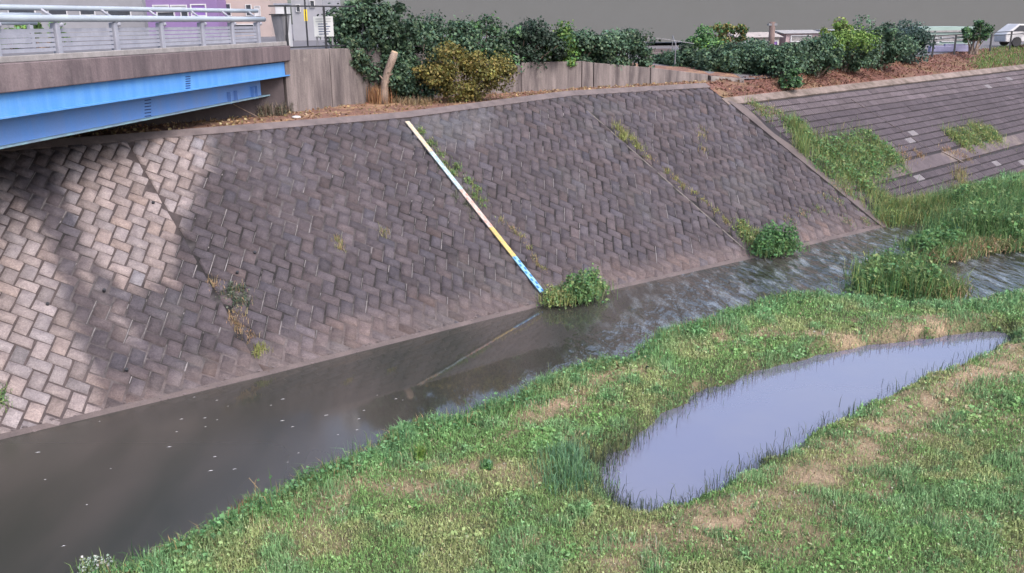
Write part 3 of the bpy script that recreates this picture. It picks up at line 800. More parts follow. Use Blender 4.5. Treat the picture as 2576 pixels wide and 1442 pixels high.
# ================================================================== BRIDGE
PE = np.array([-6.83, 28.35, 0]); PN = aty(0, 230, 17.3); PN = np.array([PN[0], PN[1], 0])
bd = nrm(PE - PN); bl_ = np.array([-bd[1], bd[0], 0])          # along the bridge to the far bank; to the left (over the road)
def bpix(px, py, off=0.0):
    """point of the vertical face (shifted left by off) seen at a pixel"""
    n = -bl_; r = ray(px, py); o0 = PN + bl_ * off
    t = (n @ (o0 - CAM)) / (n @ r); return CAM + r * t
def bline(p, q, off=0.0, t0=-14.0):
    """line through two pixels on the face, carried towards the near bank"""
    a, b = bpix(*p, off), bpix(*q, off); d = nrm(b - a)
    k0 = (t0 - (a - PN) @ bd) / (d @ bd)
    return a + d * k0, b
bridge = empty('road_bridge', PE + np.array([0, 0, 6.2]), 'road bridge with bright blue steel girders under a stained concrete edge', 'bridge')
def face_prism(top, bot, off0, off1, name, m, parent, bev=0.0, end_trim=0.0):
    """slab between a top and a bottom pixel line; off0 front, off1 back"""
    (ta, tb), (ba, bb) = top, bot
    mb = MB(); s = bl_ * (off1 - off0)
    mb.hexa([ba, bb, bb + s, ba + s, ta, tb, tb + s, ta + s])
    return mb.build(name, m, parent, bevel=bev)
deckT = bline((0, 160), (722, 115)); deckB = bline((0, 234), (722, 153))
o_ = -bl_ * 0.12
face_prism([p + o_ for p in deckT], [p + o_ for p in deckB], 0, 0.5, 'edge_beam', M['fascia'], bridge, 0.02)
sh = lambda pr, off, dz=0: [p + bl_ * off + np.array([0, 0, dz]) for p in pr]
mb = MB(); ta, tb = sh(deckT, 0.385, -0.04); w_ = bl_ * 8.0
za, zb = np.array([0, 0, -0.35]), np.array([0, 0, -0.35])
mb.hexa([ta + za, tb + zb, tb + zb + w_, ta + za + w_, ta, tb, tb + w_, ta + w_]); mb.build('deck_slab', M['road'], bridge)
# kerb carrying the railing
mb = MB(); ka, kb = sh(deckT, 0.0, 0.003)
hk = np.array([0, 0, 0.12])
mb.hexa([ka, kb, kb + bl_ * 0.38, ka + bl_ * 0.38, ka + hk, kb + hk, kb + bl_ * 0.38 + hk, ka + bl_ * 0.38 + hk]); mb.build('kerb', M['curb'], bridge, bevel=0.015)
# outer (bright) girder
gT = sh(bline((0, 232), (722, 155)), 0.0, -0.01); gB = bline((0, 295), (722, 188))
og = face_prism(gT, gB, 0, 0.03, 'outer_girder', M['blue'], bridge)
mb = MB()
fa, fb = gB; mb.hexa([fa - bl_ * 0.1 - [0, 0, .03], fb - bl_ * 0.1 - [0, 0, .03], fb + bl_ * 0.2 - [0, 0, .03], fa + bl_ * 0.2 - [0, 0, .03], fa - bl_ * 0.1, fb - bl_ * 0.1, fb + bl_ * 0.2, fa + bl_ * 0.2])
mb.build('bottom_flange', M['blue'], og)
# inner deep girder
OFFI = 0.45
iT = sh(bline((0, 250), (690, 170), OFFI), 0, 0.15); iB = bline((0, 367), (645, 242), OFFI)
d_i = nrm(iB[1] - iB[0]); iB = (iB[0], iB[1] + d_i * 1.2); iT = (iT[0], iB[1] + [0, 0, 0.9])
ig = face_prism(iT, iB, 0, 0.03, 'inner_girder', M['blue2'], bridge)
mb = MB(); fa, fb = iB
mb.hexa([fa - bl_ * 0.16 - [0, 0, .035], fb - bl_ * 0.16 - [0, 0, .035], fb + bl_ * 0.2 - [0, 0, .035], fa + bl_ * 0.2 - [0, 0, .035], fa - bl_ * 0.16, fb - bl_ * 0.16, fb + bl_ * 0.2, fa + bl_ * 0.2])
mb.build('bottom_flange', M['flange'], ig)
for px, ya, yb in [(573, 232, 262), (590, 228, 258), (632, 218, 250), (640, 216, 248)]:
    a = bpix(px, ya, OFFI - 0.01); b = bpix(px, yb, OFFI - 0.01)
    mb = MB(); mb.box((a + b) / 2 - bl_ * 0.05, (0.03, 0.12, abs(a[2] - b[2])), (bd, bl_, (0, 0, 1))); mb.build('stiffener', M['blue2'], ig)
# more girders in the shade across the width, and cross beams
for k in range(1, 4):
    s = bl_ * (2.2 * k); face_prism([p + s for p in iT], [p + s for p in iB], 0, 0.03, 'inner_girder', M['blue2'], bridge)
# painted level marks on the girders: short bars, one above another
def marks(px, y0, y1, n, w, off, parent, slope):
    for k in range(n):
        py = y0 + (y1 - y0) * k / (n - 1)
        a = bpix(px - w / 2, py + w / 2 * slope, off - 0.004); b = bpix(px + w / 2, py - w / 2 * slope, off - 0.004)
        mb = MB(); mb.beam(a, b, 0.004, 0.02); mb.build('level_mark', M['mark'], parent)
marks(473, 193, 222, 6, 12, 0.0, og, 0.12)
marks(372, 252, 292, 6, 16, OFFI, ig, 0.14)
for k in range(9):
    a = bpix(364 + k * 5.4, 298 - k * 0.9, OFFI - 0.004)
    mb = MB(); mb.box(a, (0.022, 0.004, 0.03 + 0.012 * (k % 2)), (bd, bl_, (0, 0, 1))); mb.build('level_mark', M['mark'], ig)

# ---- railing (its own thing, standing on the kerb)
railing = empty('bridge_railing', deckT[1] + np.array([0, 0, 0.12]), 'pale metal railing with two round top rails and flat slats on the near bridge edge', 'railing')
ROFF = 0.16
postpx = [(165, 148), (308, 136), (422, 129), (523, 121), (597, 116), (661, 112)]
ppos = [bpix(x, y, 0.02) for x, y in postpx]
tt = [(p - PN) @ bd for p in ppos]
sp = np.mean(np.diff(tt))
tpost = [tt[0] - sp * k for k in (5, 4, 3, 2, 1)] + tt
zk = lambda t: np.interp(t, [(deckT[0] - PN) @ bd, (deckT[1] - PN) @ bd], [deckT[0][2], deckT[1][2]]) + 0.12
pt = lambda t, off, z: PN * np.array([1, 1, 0]) + bd * t + bl_ * off + np.array([0, 0, z])
rl = bline((0, 46), (680, 49), ROFF - 0.06); ru = bline((0, 18.5), (680, 28.5), ROFF + 0.14)
zl = lambda t: np.interp(t, [(rl[0] - PN) @ bd, (rl[1] - PN) @ bd], [rl[0][2], rl[1][2]])
zu = lambda t: np.interp(t, [(ru[0] - PN) @ bd, (ru[1] - PN) @ bd], [ru[0][2], ru[1][2]])
tEnd = tt[-1] + 0.35
def make_rail(parent, offset=0.0, mirror=1, with_parts=True):
    z0 = lambda t: zk(t) - 0.12
    for t in tpost:
        mb = MB(); mb.box(pt(t, offset + ROFF * mirror, (z0(t) + zl(t) - 0.1) / 2 + 0.02), (0.13, 0.15, zl(t) - 0.1 - z0(t)), (bd, bl_, (0, 0, 1)))
        po = mb.build('post', M['rail'], parent, bevel=0.02)
        mb = MB()
        mb.tube([pt(t, offset + ROFF * mirror, zl(t) - 0.14), pt(t, offset + (ROFF - 0.06) * mirror, zl(t) - 0.03)], 0.035, 6)
        mb.sphere(pt(t + 0.09, offset + (ROFF - 0.07) * mirror, zl(t) - 0.12), 0.055, 8, 5)
        mb.tube([pt(t, offset + (ROFF - 0.06) * mirror, zl(t)), pt(t - 0.16, offset + (ROFF + 0.02) * mirror, (zl(t) + zu(t)) / 2), pt(t - 0.2, offset + (ROFF + 0.14) * mirror, zu(t))], 0.03, 6)
        mb.build('bracket', M['rail'], po)
    for (zf, off, r_) in ((zl, ROFF - 0.06, 0.072), (zu, ROFF + 0.14, 0.055)):
        mb = MB(); t0 = tpost[0] - 1
        mb.tube([pt(t, offset + off * mirror, zf(t)) for t in np.linspace(t0, tEnd, 12)], r_, 10)
        mb.build('top_rail', M['railtube'], parent, smoothf=True)
    for k in range(len(tpost) - 1):
        ta_, tb_ = tpost[k] + 0.08, tpost[k + 1] - 0.08
        for j in range(5):
            fr = 0.12 + j * 0.135
            za_ = z0(ta_) + 0.12 + (zl(ta_) - z0(ta_) - 0.12) * fr; zb_ = z0(tb_) + 0.12 + (zl(tb_) - z0(tb_) - 0.12) * fr
            mb = MB(); mb.beam(pt(ta_, offset + ROFF * mirror, za_), pt(tb_, offset + ROFF * mirror, zb_), 0.035, 0.07)
            mb.build('slat', M['rail'], parent)
make_rail(railing)
railing2 = empty('bridge_railing', pt(tt[-1], 7.7, zk(tt[-1])), 'pale metal railing on the far side of the bridge road, seen through the near railing', 'railing')
make_rail(railing2, 7.9, -1)
# flared end post
ep = empty('railing_end_post', pt((deckT[1] - PN) @ bd - 0.25, 0.25, zk(tt[-1])), 'flared grey steel end post where the bridge railing stops', 'post')
c0 = (bpix(694, 103, 0.02), bpix(728, 40, 0.02))
zb0 = deckT[1][2] + 0.10; zt0 = bpix(706, 38, 0.02)[2]
tc = (bpix(706, 100, 0.02) - PN) @ bd + 0.4
mb = MB()
mb.hexa([pt(tc - 0.10, 0.05, zb0), pt(tc + 0.12, 0.05, zb0), pt(tc + 0.12, 0.32, zb0), pt(tc - 0.10, 0.32, zb0), pt(tc - 0.2, 0.0, zt0), pt(tc + 0.3, 0.0, zt0), pt(tc + 0.3, 0.38, zt0), pt(tc - 0.2, 0.38, zt0)])
M['galv'] = mat('galvanised_steel', (0.22, 0.215, 0.235), (0.12, 0.118, 0.13), rough=0.5, nscale=2, stretch=(5, 5, 0.4), metal=0.2)
mb.build('body', M['galv'], ep, bevel=0.01)
mb = MB(); mb.box(pt(tc + 0.05, 0.19, zt0 + 0.02), (0.62, 0.44, 0.03), (bd, bl_, (0, 0, 1))); mb.build('cap', M['darkmetal'], ep)
mb = MB(); mb.box(pt(tc + 0.02, 0.028, zb0 + 0.13), (0.09, 0.03, 0.16), (bd, bl_, (0, 0, 1))); mb.build('opening', M['darkmetal'], ep)

# ================================================================== STAFF GAUGE on the slope
gauge = empty('staff_gauge', onwall(1362, 742), 'long striped water level gauge, orange, white, red, yellow and blue, fixed down the slope', 'water gauge')
GA = np.array([1022.0, 312.0]); GBt = np.array([1362.0, 742.0])
u1, s1 = wallat(*GA); u2, s2 = wallat(*GBt)
gp = lambda f, h=0.09: (wallp(u1 + (u2 - u1) * f, s1 + (s2 - s1) * f) + walln(np.array([u1 + (u2 - u1) * f]), np.array([s1 + (s2 - s1) * f])) * h)[0]
gfrac = []
segs = [((1022, 312), (1088, 388), (0.85, 0.74, 0.62), (0.78, 0.36, 0.14)), ((1088, 388), (1162, 483), (0.72, 0.82, 0.84), (0.12, 0.30, 0.36)), ((1162, 483), (1236, 578), (0.85, 0.68, 0.62), (0.65, 0.13, 0.07)),
        ((1236, 578), (1292, 652), (0.86, 0.66, 0.30), (0.62, 0.38, 0.04)), ((1292, 652), (1362, 742), (0.42, 0.78, 1.0), (0.03, 0.16, 0.45))]
tot = np.linalg.norm(gp(1) - gp(0))
gd = nrm(gp(1) - gp(0)); gn = walln(np.array([(u1 + u2) / 2]), np.array([4.0]))[0]; gs = nrm(np.cross(gd, gn))
def frac_at(p):
    u, s = wallat(*p); return (s - s1) / (s2 - s1)
for i, (pa, pb, cw, ck) in enumerate(segs):
    fa, fb = max(0, frac_at(pa)), min(1, frac_at(pb))
    mw_ = mat('gauge_plate', tuple(c * 0.52 for c in cw), tuple(c * 0.4 for c in cw), rough=0.5, nscale=4); mk = mat('gauge_tick', ck if i == 4 else tuple(0.55 * a_ + 0.3 * b_ for a_, b_ in zip(ck, cw)), rough=0.6)
    mb = MB(); mb.beam(gp(fa), gp(fb) - gd * 0.012, 0.145, 0.03, gn)
    sg = mb.build('plate', mw_, gauge, bevel=0.004)
    n_ = 10
    for k in range(n_):
        f = fa + (fb - fa) * (k + 0.5) / n_
        side = 1 if k % 2 == 0 else -1
        mb = MB(); mb.box(gp(f, 0.108) + gs * side * 0.03, ((fb - fa) * tot / n_ * 0.65, 0.055, 0.006), (gd, gs, gn))
        mb.build('tick', mk, sg)
mb = MB(); mb.beam(gp(0, 0.045), gp(1, 0.045), 0.09, 0.06, gn); mb.build('backing_rail', M['galv'], gauge)
mb = MB(); mb.box(gp(1, 0.07) + gd * 0.03, (0.05, 0.19, 0.09), (gd, gs, gn)); mb.build('end_stop', M['darkmetal'], gauge)

# ================================================================== VEGETATION
def leaf_mesh(P, N, size, cols, asp=0.42, droop=0.25):
    """one small folded leaf (4 verts, 1 quad) at each point"""
    n = len(P)
    N = N + rng.normal(0, 0.55, N.shape); N /= np.linalg.norm(N, axis=1)[:, None]
    t = rng.normal(0, 1, (n, 3)); t[:, 2] -= droop
    t -= (t * N).sum(1)[:, None] * N; t /= np.linalg.norm(t, axis=1)[:, None] + 1e-9
    b = np.cross(N, t)
    s = (np.asarray(size) * rng.uniform(0.6, 1.35, n))[:, None]
    bend = N * s * rng.uniform(0.05, 0.22, (n, 1))
    V = np.stack([P - t * s * 0.5 - bend * 0.5, P + b * s * asp, P + t * s * 0.5 - bend, P - b * s * asp], 1).reshape(-1, 3)
    F = np.arange(4 * n).reshape(n, 4)
    return V, F, np.repeat(cols, 4, 0)
def pal(palette, n, var=0.22):
    p = np.array(palette)[rng.integers(0, len(palette), n)]
    return np.clip(p * rng.normal(1, var, (n, 1)) * rng.normal(1, 0.05, (n, 3)), 0.004, 0.7)
DKGREEN = [(0.058, 0.105, 0.065), (0.075, 0.13, 0.078), (0.04, 0.08, 0.055), (0.10, 0.16, 0.10), (0.09, 0.14, 0.07)]
MIDGREEN = [(0.08, 0.18, 0.06), (0.11, 0.21, 0.075), (0.07, 0.155, 0.07)]
LTGREEN = [(0.13, 0.22, 0.045), (0.11, 0.19, 0.04), (0.16, 0.24, 0.06)]
OLIVE = [(0.19, 0.165, 0.045), (0.15, 0.14, 0.04), (0.22, 0.17, 0.055), (0.12, 0.125, 0.04)]
GRASSY = [(0.13, 0.225, 0.08), (0.105, 0.195, 0.085), (0.17, 0.25, 0.095), (0.21, 0.26, 0.11)]
YELL = [(0.26, 0.29, 0.09), (0.22, 0.25, 0.09), (0.31, 0.28, 0.13)]
STRAW = [(0.34, 0.24, 0.13), (0.28, 0.19, 0.11), (0.38, 0.29, 0.18)]
def bush(name, label, cat, base, ell, nblob, nleaf, size, palette, group=None, trunk=True, top_pal=None, trunk_h=0.5, blob=0.34, flat=1.0, part='foliage'):
    """shrub or tree: clumps of leaves spread through an ellipsoid (centre offset, radii)"""
    base = np.asarray(base, float); (off, rad) = ell; off = np.asarray(off, float); rad = np.asarray(rad, float)
    root = empty(name, base, label, cat, group)
    d = rng.normal(0, 1, (nblob, 3)); d /= np.linalg.norm(d, axis=1)[:, None]
    rr = rng.uniform(0.25, 1, nblob) ** 0.5
    ctr = base + off + d * rr[:, None] * rad * rng.uniform(0.72, 1.0, (nblob, 1))
    br = blob * rad.mean() * rng.uniform(0.4, 1.25, nblob)
    which = rng.integers(0, nblob, nleaf)
    dd = rng.normal(0, 1, (nleaf, 3)); dd[:, 2] = dd[:, 2] * flat + 0.25; dd /= np.linalg.norm(dd, axis=1)[:, None]
    P = ctr[which] + dd * (br[which] * (rng.uniform(0.5, 1.1, nleaf) ** 0.7 * np.where(rng.random(nleaf) < 0.2, rng.uniform(1.0, 1.6, nleaf), 1)))[:, None] * np.array([1, 1, 0.8])
    gz = base[2] + 0.03
    keep = P[:, 2] > gz; P = P[keep]; dd = dd[keep]; which = which[keep]
    cols = pal(palette, len(P))
    btint = np.clip(rng.normal(1, 0.24, (nblob, 1)), 0.5, 1.6)
    cols *= btint[which]
    if top_pal is not None:
        hfrac = (P[:, 2] - (base + off - rad)[2]) / (2 * rad[2]) + rng.normal(0, 0.12, len(P))
        tp = pal(top_pal, len(P)); k = hfrac > 0.62
        cols[k] = tp[k]
    V, F, c = leaf_mesh(P, dd * 0.8 + np.array([0, 0, 0.35]), size, cols)
    mesh_np(part, V, F, c, root, M['leaf'])
    if trunk:
        mb = MB()
        for k in range(min(9, nblob)):
            a = base + np.array([rng.normal(0, 0.1), rng.normal(0, 0.1), -0.1]); b = ctr[k]
            m_ = (a + b) / 2 + rng.normal(0, 0.12, 3) + np.array([0, 0, 0.15])
            mb.tube([a, m_, b], [0.045 * trunk_h * 2, 0.03, 0.012], 6)
        mb.build('stems', M['bark'], root)
    return root
def blades(P, hgt, wid, cols, lean=0.45, up=None, segs=2):
    """grass blades: tapered bent strips; returns V,F(tri),cols"""
    n = len(P)
    az = rng.uniform(0, 2 * math.pi, n); ln = np.abs(rng.normal(0, lean, n))
    d = np.stack([np.cos(az), np.sin(az), np.zeros(n)], 1)
    z = np.array([0, 0, 1.0]) if up is None else np.asarray(up)
    h = np.asarray(hgt)[:, None] if hasattr(hgt, '__len__') else np.full((n, 1), hgt)
    w = np.asarray(wid)[:, None] if hasattr(wid, '__len__') else np.full((n, 1), wid)
    a2 = rng.uniform(0, 2 * math.pi, n)
    sd = np.stack([np.cos(a2), np.sin(a2), np.zeros(n)], 1) * w * 0.5
    tip = P + z * h * np.cos(np.minimum(ln, 1.4))[:, None] + d * h * np.sin(np.minimum(ln, 1.4))[:, None]
    if segs == 1:
        V = np.stack([P - sd, P + sd, tip], 1).reshape(-1, 3); F = np.arange(3 * n).reshape(n, 3)
        return V, F, np.repeat(cols, 3, 0)
    mid = P + z * h * 0.6 + d * h * 0.6 * (np.sin(ln * 0.5))[:, None]
    tip = tip - z * h * 0.12
    V = np.stack([P - sd, P + sd, mid - sd * 0.7, mid + sd * 0.7, tip], 1).reshape(-1, 3)
    b = (np.arange(n) * 5)[:, None]
    F = np.concatenate([b + np.array([[0, 1, 3]]), b + np.array([[0, 3, 2]]), b + np.array([[2, 3, 4]])])
    return V, F, np.repeat(cols, 5, 0)
def join(parts):
    V = []; F = []; C = []; n = 0
    for v, f, c in parts:
        if f.shape[1] == 4: f = np.concatenate([f[:, [0, 1, 2]], f[:, [0, 2, 3]]])
        V.append(v); F.append(f + n); C.append(c); n += len(v)
    return np.concatenate(V), np.concatenate(F), np.concatenate(C)
SCATTERED = ('yellow green tuft', 'dark leafy weed', 'green weeds growing', 'small yellow tuft', 'thin grey weeds', 'dry tan weeds', 'straggly yellow', 'withered brown weed', 'scattered low', 'low weeds at the head', 'dry reddish', 'low dead twigs', 'pale dry grass tuft', 'rusty dry fern', 'wispy tuft', 'tan grass and weeds')
def weed(name, label, pts, spread, nb, hgt, palette, nleaf=0, lsize=0.08, lpal=None, lh=0.25, cat='weeds', group=None, lean=0.5, wid=0.014, ground=None):
    """clump of grass blades and small leaves scattered around the given points"""
    pts = np.array(pts, float); nb = int(nb * 1.5); lsize = lsize * 0.78; nleaf = int(nleaf * 1.1)
    if name == 'shore_grass': wid = 0.02
    k = rng.integers(0, len(pts), nb); P = pts[k] + rng.normal(0, 1, (nb, 3)) * np.asarray(spread)
    if ground is not None: P[:, 2] = ground(P)
    else: P[:, 2] = pts[k][:, 2] + (P[:, 2] - pts[k][:, 2])
    parts = [blades(P, rng.uniform(0.45, 1.15, nb) * hgt, rng.uniform(0.6, 1.3, nb) * wid, pal(palette, nb), lean)]
    if nleaf:
        k = rng.integers(0, len(pts), nleaf); Q = pts[k] + rng.normal(0, 1, (nleaf, 3)) * np.asarray(spread) * 0.9
        if ground is not None: Q[:, 2] = ground(Q)
        r2 = ((Q - pts[k])[:, :2] ** 2).sum(1) / (np.mean(spread) ** 2 * 2 + 1e-9)
        Q[:, 2] += lh * np.exp(-r2 * 0.5) * rng.uniform(0.1, 1.0, nleaf) ** 0.6
        parts.append(leaf_mesh(Q, np.tile([0, -0.3, 0.9], (nleaf, 1)), lsize, pal(lpal or palette, nleaf)))
    V, F, c = join(parts)
    o = mesh_np(name, V, F, c, None, M['grass'])
    o.data.transform(Matrix.Translation(-Vector(pts.mean(0)))); o.location = pts.mean(0)
    return tag(o, label, cat, group, 'stuff' if label.startswith(SCATTERED) else None)
def wallground(P):
    """z of slope A below points (by nearest foot line)"""
    a = SB[:, :2]; out = np.zeros(len(P))
    uu = np.linspace(SU[1], UEND, 60); ssx = np.linspace(0, SL, 40)
    U_, S_ = np.meshgrid(uu, ssx, indexing='ij'); W = wallp(U_.ravel(), S_.ravel())
    for i0 in range(0, len(P), 800):
        d = ((P[i0:i0 + 800, None, :2] - W[None, :, :2]) ** 2).sum(2); j = d.argmin(1)
        # plane step from the nearest sample
        u = U_.ravel()[j]; s = S_.ravel()[j]; n = walln(u, s); e = P[i0:i0 + 800, :2] - W[j][:, :2]
        out[i0:i0 + 800] = W[j][:, 2] - (n[:, 0] * e[:, 0] + n[:, 1] * e[:, 1]) / n[:, 2]
    return out
sground = lambda P: np.maximum(bground(P), np.maximum(height(P[:, :2]), 0.0))
bground = lambda P: (BA[2] - (eN[0] * (P[:, 0] - BA[0]) + eN[1] * (P[:, 1] - BA[1])) / eN[2])
hground = lambda P: np.maximum(height(P[:, :2]), 0.0)
ow = lambda pts: [onwall(x, y) for x, y in pts]
ob = lambda pts: [bp(*bat(x, y)) for x, y in pts]
oh = lambda pts, z=0.12: [onz(x, y, z) for x, y in pts]

# --- weeds rooted in the wall
weed('wall_weed', 'green weeds growing along the upper half of the gauge line on the wall', ow([(1060, 335), (1085, 365), (1110, 395), (1150, 425), (1180, 460), (1200, 480), (1195, 500), (1140, 440), (1120, 420), (1215, 515)]), (0.09, 0.09, 0.04), 420, 0.22, GRASSY + YELL, 500, 0.07, GRASSY, 0.16, ground=wallground)
weed('wall_weed', 'thin grey weeds hanging left of the gauge at its middle', ow([(1150, 500), (1175, 520), (1160, 480), (1110, 420), (1190, 550)]), (0.1, 0.1, 0.04), 160, 0.2, [(0.13, 0.14, 0.1), (0.16, 0.16, 0.11)], 160, 0.05, [(0.12, 0.14, 0.1)], 0.08, ground=wallground)
weed('wall_weed', 'dry tan weeds in the joint right of the lower gauge', ow([(1262, 560), (1290, 580), (1315, 600), (1330, 625), (1345, 650), (1365, 680), (1350, 665), (1300, 590)]), (0.06, 0.06, 0.03), 200, 0.16, STRAW + YELL, 220, 0.05, [(0.2, 0.19, 0.1), (0.26, 0.21, 0.13)], 0.1, ground=wallground)
weed('wall_weed', 'yellow green tuft high in the right hand wall joint', ow([(1555, 325), (1570, 340), (1590, 355), (1605, 375), (1565, 350)]), (0.11, 0.11, 0.04), 260, 0.28, YELL, 200, 0.07, YELL, 0.16, ground=wallground)
weed('wall_weed', 'straggly yellow grass halfway down the right hand wall joint', ow([(1630, 400), (1680, 435), (1700, 455), (1720, 475), (1750, 490), (1770, 510), (1800, 535), (1825, 560)]), (0.09, 0.09, 0.04), 330, 0.2, YELL + STRAW, 220, 0.06, YELL, 0.12, ground=wallground)
weed('wall_weed', 'dark leafy weed in the wall joint left of centre', ow([(570, 745), (590, 755), (600, 770), (610, 735), (585, 730), (615, 760)]), (0.1, 0.1, 0.05), 120, 0.22, DKGREEN + STRAW, 420, 0.065, [(0.09, 0.11, 0.08), (0.12, 0.13, 0.1)], 0.16, ground=wallground)
weed('wall_weed', 'withered brown weed below the dark leafy one in the same joint', ow([(540, 720), (585, 810), (605, 830), (625, 845), (600, 800)]), (0.09, 0.09, 0.04), 170, 0.18, STRAW, 130, 0.05, [(0.3, 0.2, 0.13)], 0.1, ground=wallground)
weed('wall_weed', 'small yellow tuft just above the waterline in the left joint', ow([(652, 885), (662, 880), (645, 895)]), (0.06, 0.06, 0.03), 90, 0.18, YELL, 60, 0.05, YELL, 0.1, ground=wallground)
weed('wall_weed', 'pale dry grass tuft alone on the dark blocks left of the gauge', ow([(850, 610), (858, 630), (965, 590)]), (0.07, 0.07, 0.04), 110, 0.22, STRAW + YELL, 0, ground=wallground)
weed('wall_weed', 'wispy tuft alone on the blocks of the right wall panel', ow([(1770, 330), (1765, 345), (1768, 380)]), (0.1, 0.1, 0.04), 90, 0.22, STRAW + YELL, 0, ground=wallground)
weed('wall_weed', 'green weed at the left picture edge on the pale blocks', ow([(5, 990), (12, 1020), (-5, 1005)]), (0.07, 0.07, 0.05), 60, 0.2, GRASSY, 80, 0.06, GRASSY, 0.14, ground=wallground)
weed('wall_weed', 'scattered low weeds on the wall foot beside the stream bend', ow([(2020, 540), (2080, 500), (2060, 530), (2130, 560), (2110, 510), (1990, 560), (2100, 470), (2180, 560)]), (0.14, 0.14, 0.04), 260, 0.22, GRASSY + STRAW, 240, 0.06, GRASSY + STRAW, 0.12, ground=wallground)
# --- bushes at the waterline
weed('waterline_bush', 'rounded green bush at the waterline just right of the gauge foot', [onz(x, y, 0.1) for x, y in [(1440, 752), (1460, 745), (1480, 738), (1495, 735), (1470, 755)]], (0.2, 0.2, 0.04), 500, 0.5, GRASSY, 1500, 0.1, GRASSY + MIDGREEN, 0.75, cat='bush')
weed('waterline_bush', 'sprawling paler weeds between the gauge foot and the rounded bush', [onz(x, y, 0.1) for x, y in [(1385, 765), (1400, 760), (1420, 762), (1385, 750), (1410, 750)]], (0.16, 0.16, 0.04), 300, 0.4, YELL + GRASSY, 500, 0.08, YELL + GRASSY, 0.4, cat='bush')
weed('waterline_bush', 'bright green leafy bush at the waterline below the right wall joint', [onz(x, y, 0.1) for x, y in [(1920, 640), (1945, 635), (1965, 632), (1935, 628), (1985, 632)]], (0.22, 0.22, 0.04), 500, 0.55, MIDGREEN + GRASSY, 1800, 0.11, MIDGREEN, 0.95, cat='bush')
weed('waterline_bush', 'yellowish weeds on the wall foot left of the bright green bush', ow([(1865, 590), (1880, 605), (1895, 620), (1870, 575), (1905, 600), (1915, 625)]), (0.16, 0.16, 0.05), 400, 0.35, YELL + GRASSY, 500, 0.08, YELL + GRASSY, 0.3, cat='bush', ground=wallground)
# --- weeds on revetment B
weed('slope_weed', 'large mass of green weeds covering the far slope beside the wall edge', ob([(2010, 330), (2030, 360), (2060, 380), (2090, 400), (2120, 420), (2160, 400), (2200, 400), (2230, 390), (2180, 440), (2140, 450), (2110, 380), (2150, 370), (2200, 430), (2240, 410), (2080, 430), (2170, 470), (2190, 360)]), (0.4, 0.4, 0.05), 3000, 0.55, GRASSY + YELL, 5200, 0.12, GRASSY + MIDGREEN, 0.5, ground=bground)
weed('slope_weed', 'tall pale grass at the top left of the big weed mass', ob([(2000, 325), (2010, 345), (2015, 370), (2025, 390)]), (0.15, 0.15, 0.04), 420, 0.8, YELL + GRASSY, 100, 0.08, YELL, 0.3, ground=bground)
weed('slope_weed', 'yellow green weed patch on the ledge of the far slope', ob([(2400, 350), (2430, 345), (2460, 335), (2490, 340), (2420, 365), (2450, 360), (2500, 350), (2475, 350)]), (0.3, 0.3, 0.05), 1100, 0.55, YELL + GRASSY, 1500, 0.11, YELL + GRASSY, 0.45, ground=bground)
weed('slope_weed', 'low weeds at the head of the concrete strip under the soil bank', ob([(1915, 280), (1940, 285), (1900, 270), (1960, 290), (1925, 295)]), (0.22, 0.22, 0.04), 380, 0.28, GRASSY + STRAW, 400, 0.08, GRASSY + YELL, 0.2, ground=bground)
weed('slope_weed', 'dry reddish weeds trailing along the ledge of the far slope', ob([(2280, 395), (2310, 392), (2260, 405), (2380, 385), (2400, 388), (2440, 380), (2430, 400)]), (0.2, 0.2, 0.04), 380, 0.25, STRAW + [(0.3, 0.14, 0.08)], 200, 0.07, STRAW, 0.15, ground=bground)
weed('slope_weed', 'pale grass tuft on the lower courses of the far slope', ob([(2420, 440), (2410, 455), (2425, 470), (2405, 480)]), (0.16, 0.16, 0.04), 220, 0.5, YELL + STRAW, 60, 0.08, YELL, 0.2, ground=bground)
weed('slope_weed', 'tan grass and weeds at the foot of the wall edge', ob([(2120, 470), (2130, 490), (2200, 500), (2220, 520), (2240, 510), (2180, 480), (2150, 500), (2120, 455)]), (0.2, 0.2, 0.04), 420, 0.4, YELL + STRAW + GRASSY, 400, 0.09, GRASSY, 0.25, ground=bground)
# --- shore vegetation beyond the stream
weed('shore_grass', 'drooping pale grass overhanging the far stream bend', oh([(2230, 548), (2260, 545), (2300, 540), (2330, 540), (2360, 545), (2280, 535), (2245, 535), (2380, 540), (2340, 525)], 0.2), (0.35, 0.35, 0.05), 2200, 0.75, GRASSY + YELL, 1200, 0.12, GRASSY, 0.5, lean=0.7, ground=sground)
weed('shore_grass', 'tall green reeds massed on the island at the right edge', oh([(2400, 580), (2440, 560), (2480, 560), (2520, 540), (2560, 560), (2450, 590), (2500, 590), (2550, 600), (2420, 530), (2480, 520), (2540, 500), (2600, 530), (2620, 580), (2440, 520), (2600, 500)], 0.25), (0.5, 0.5, 0.05), 6000, 1.0, GRASSY + MIDGREEN, 5200, 0.15, GRASSY + MIDGREEN, 0.9, ground=sground)
weed('shore_grass', 'leafy creeper on the stream side tip of the island', oh([(2310, 630), (2330, 620), (2350, 612), (2370, 600), (2390, 595), (2340, 640), (2400, 615), (2380, 625)], 0.2), (0.3, 0.3, 0.05), 1200, 0.5, GRASSY, 2800, 0.13, MIDGREEN, 0.5)
weed('shore_grass', 'withered straw fringe along the near side of the island', oh([(2350, 652), (2380, 650), (2410, 645), (2440, 632), (2470, 626), (2500, 624), (2540, 624)], 0.1), (0.25, 0.25, 0.04), 1300, 0.45, STRAW + GRASSY, 400, 0.1, STRAW, 0.3, lean=0.8)
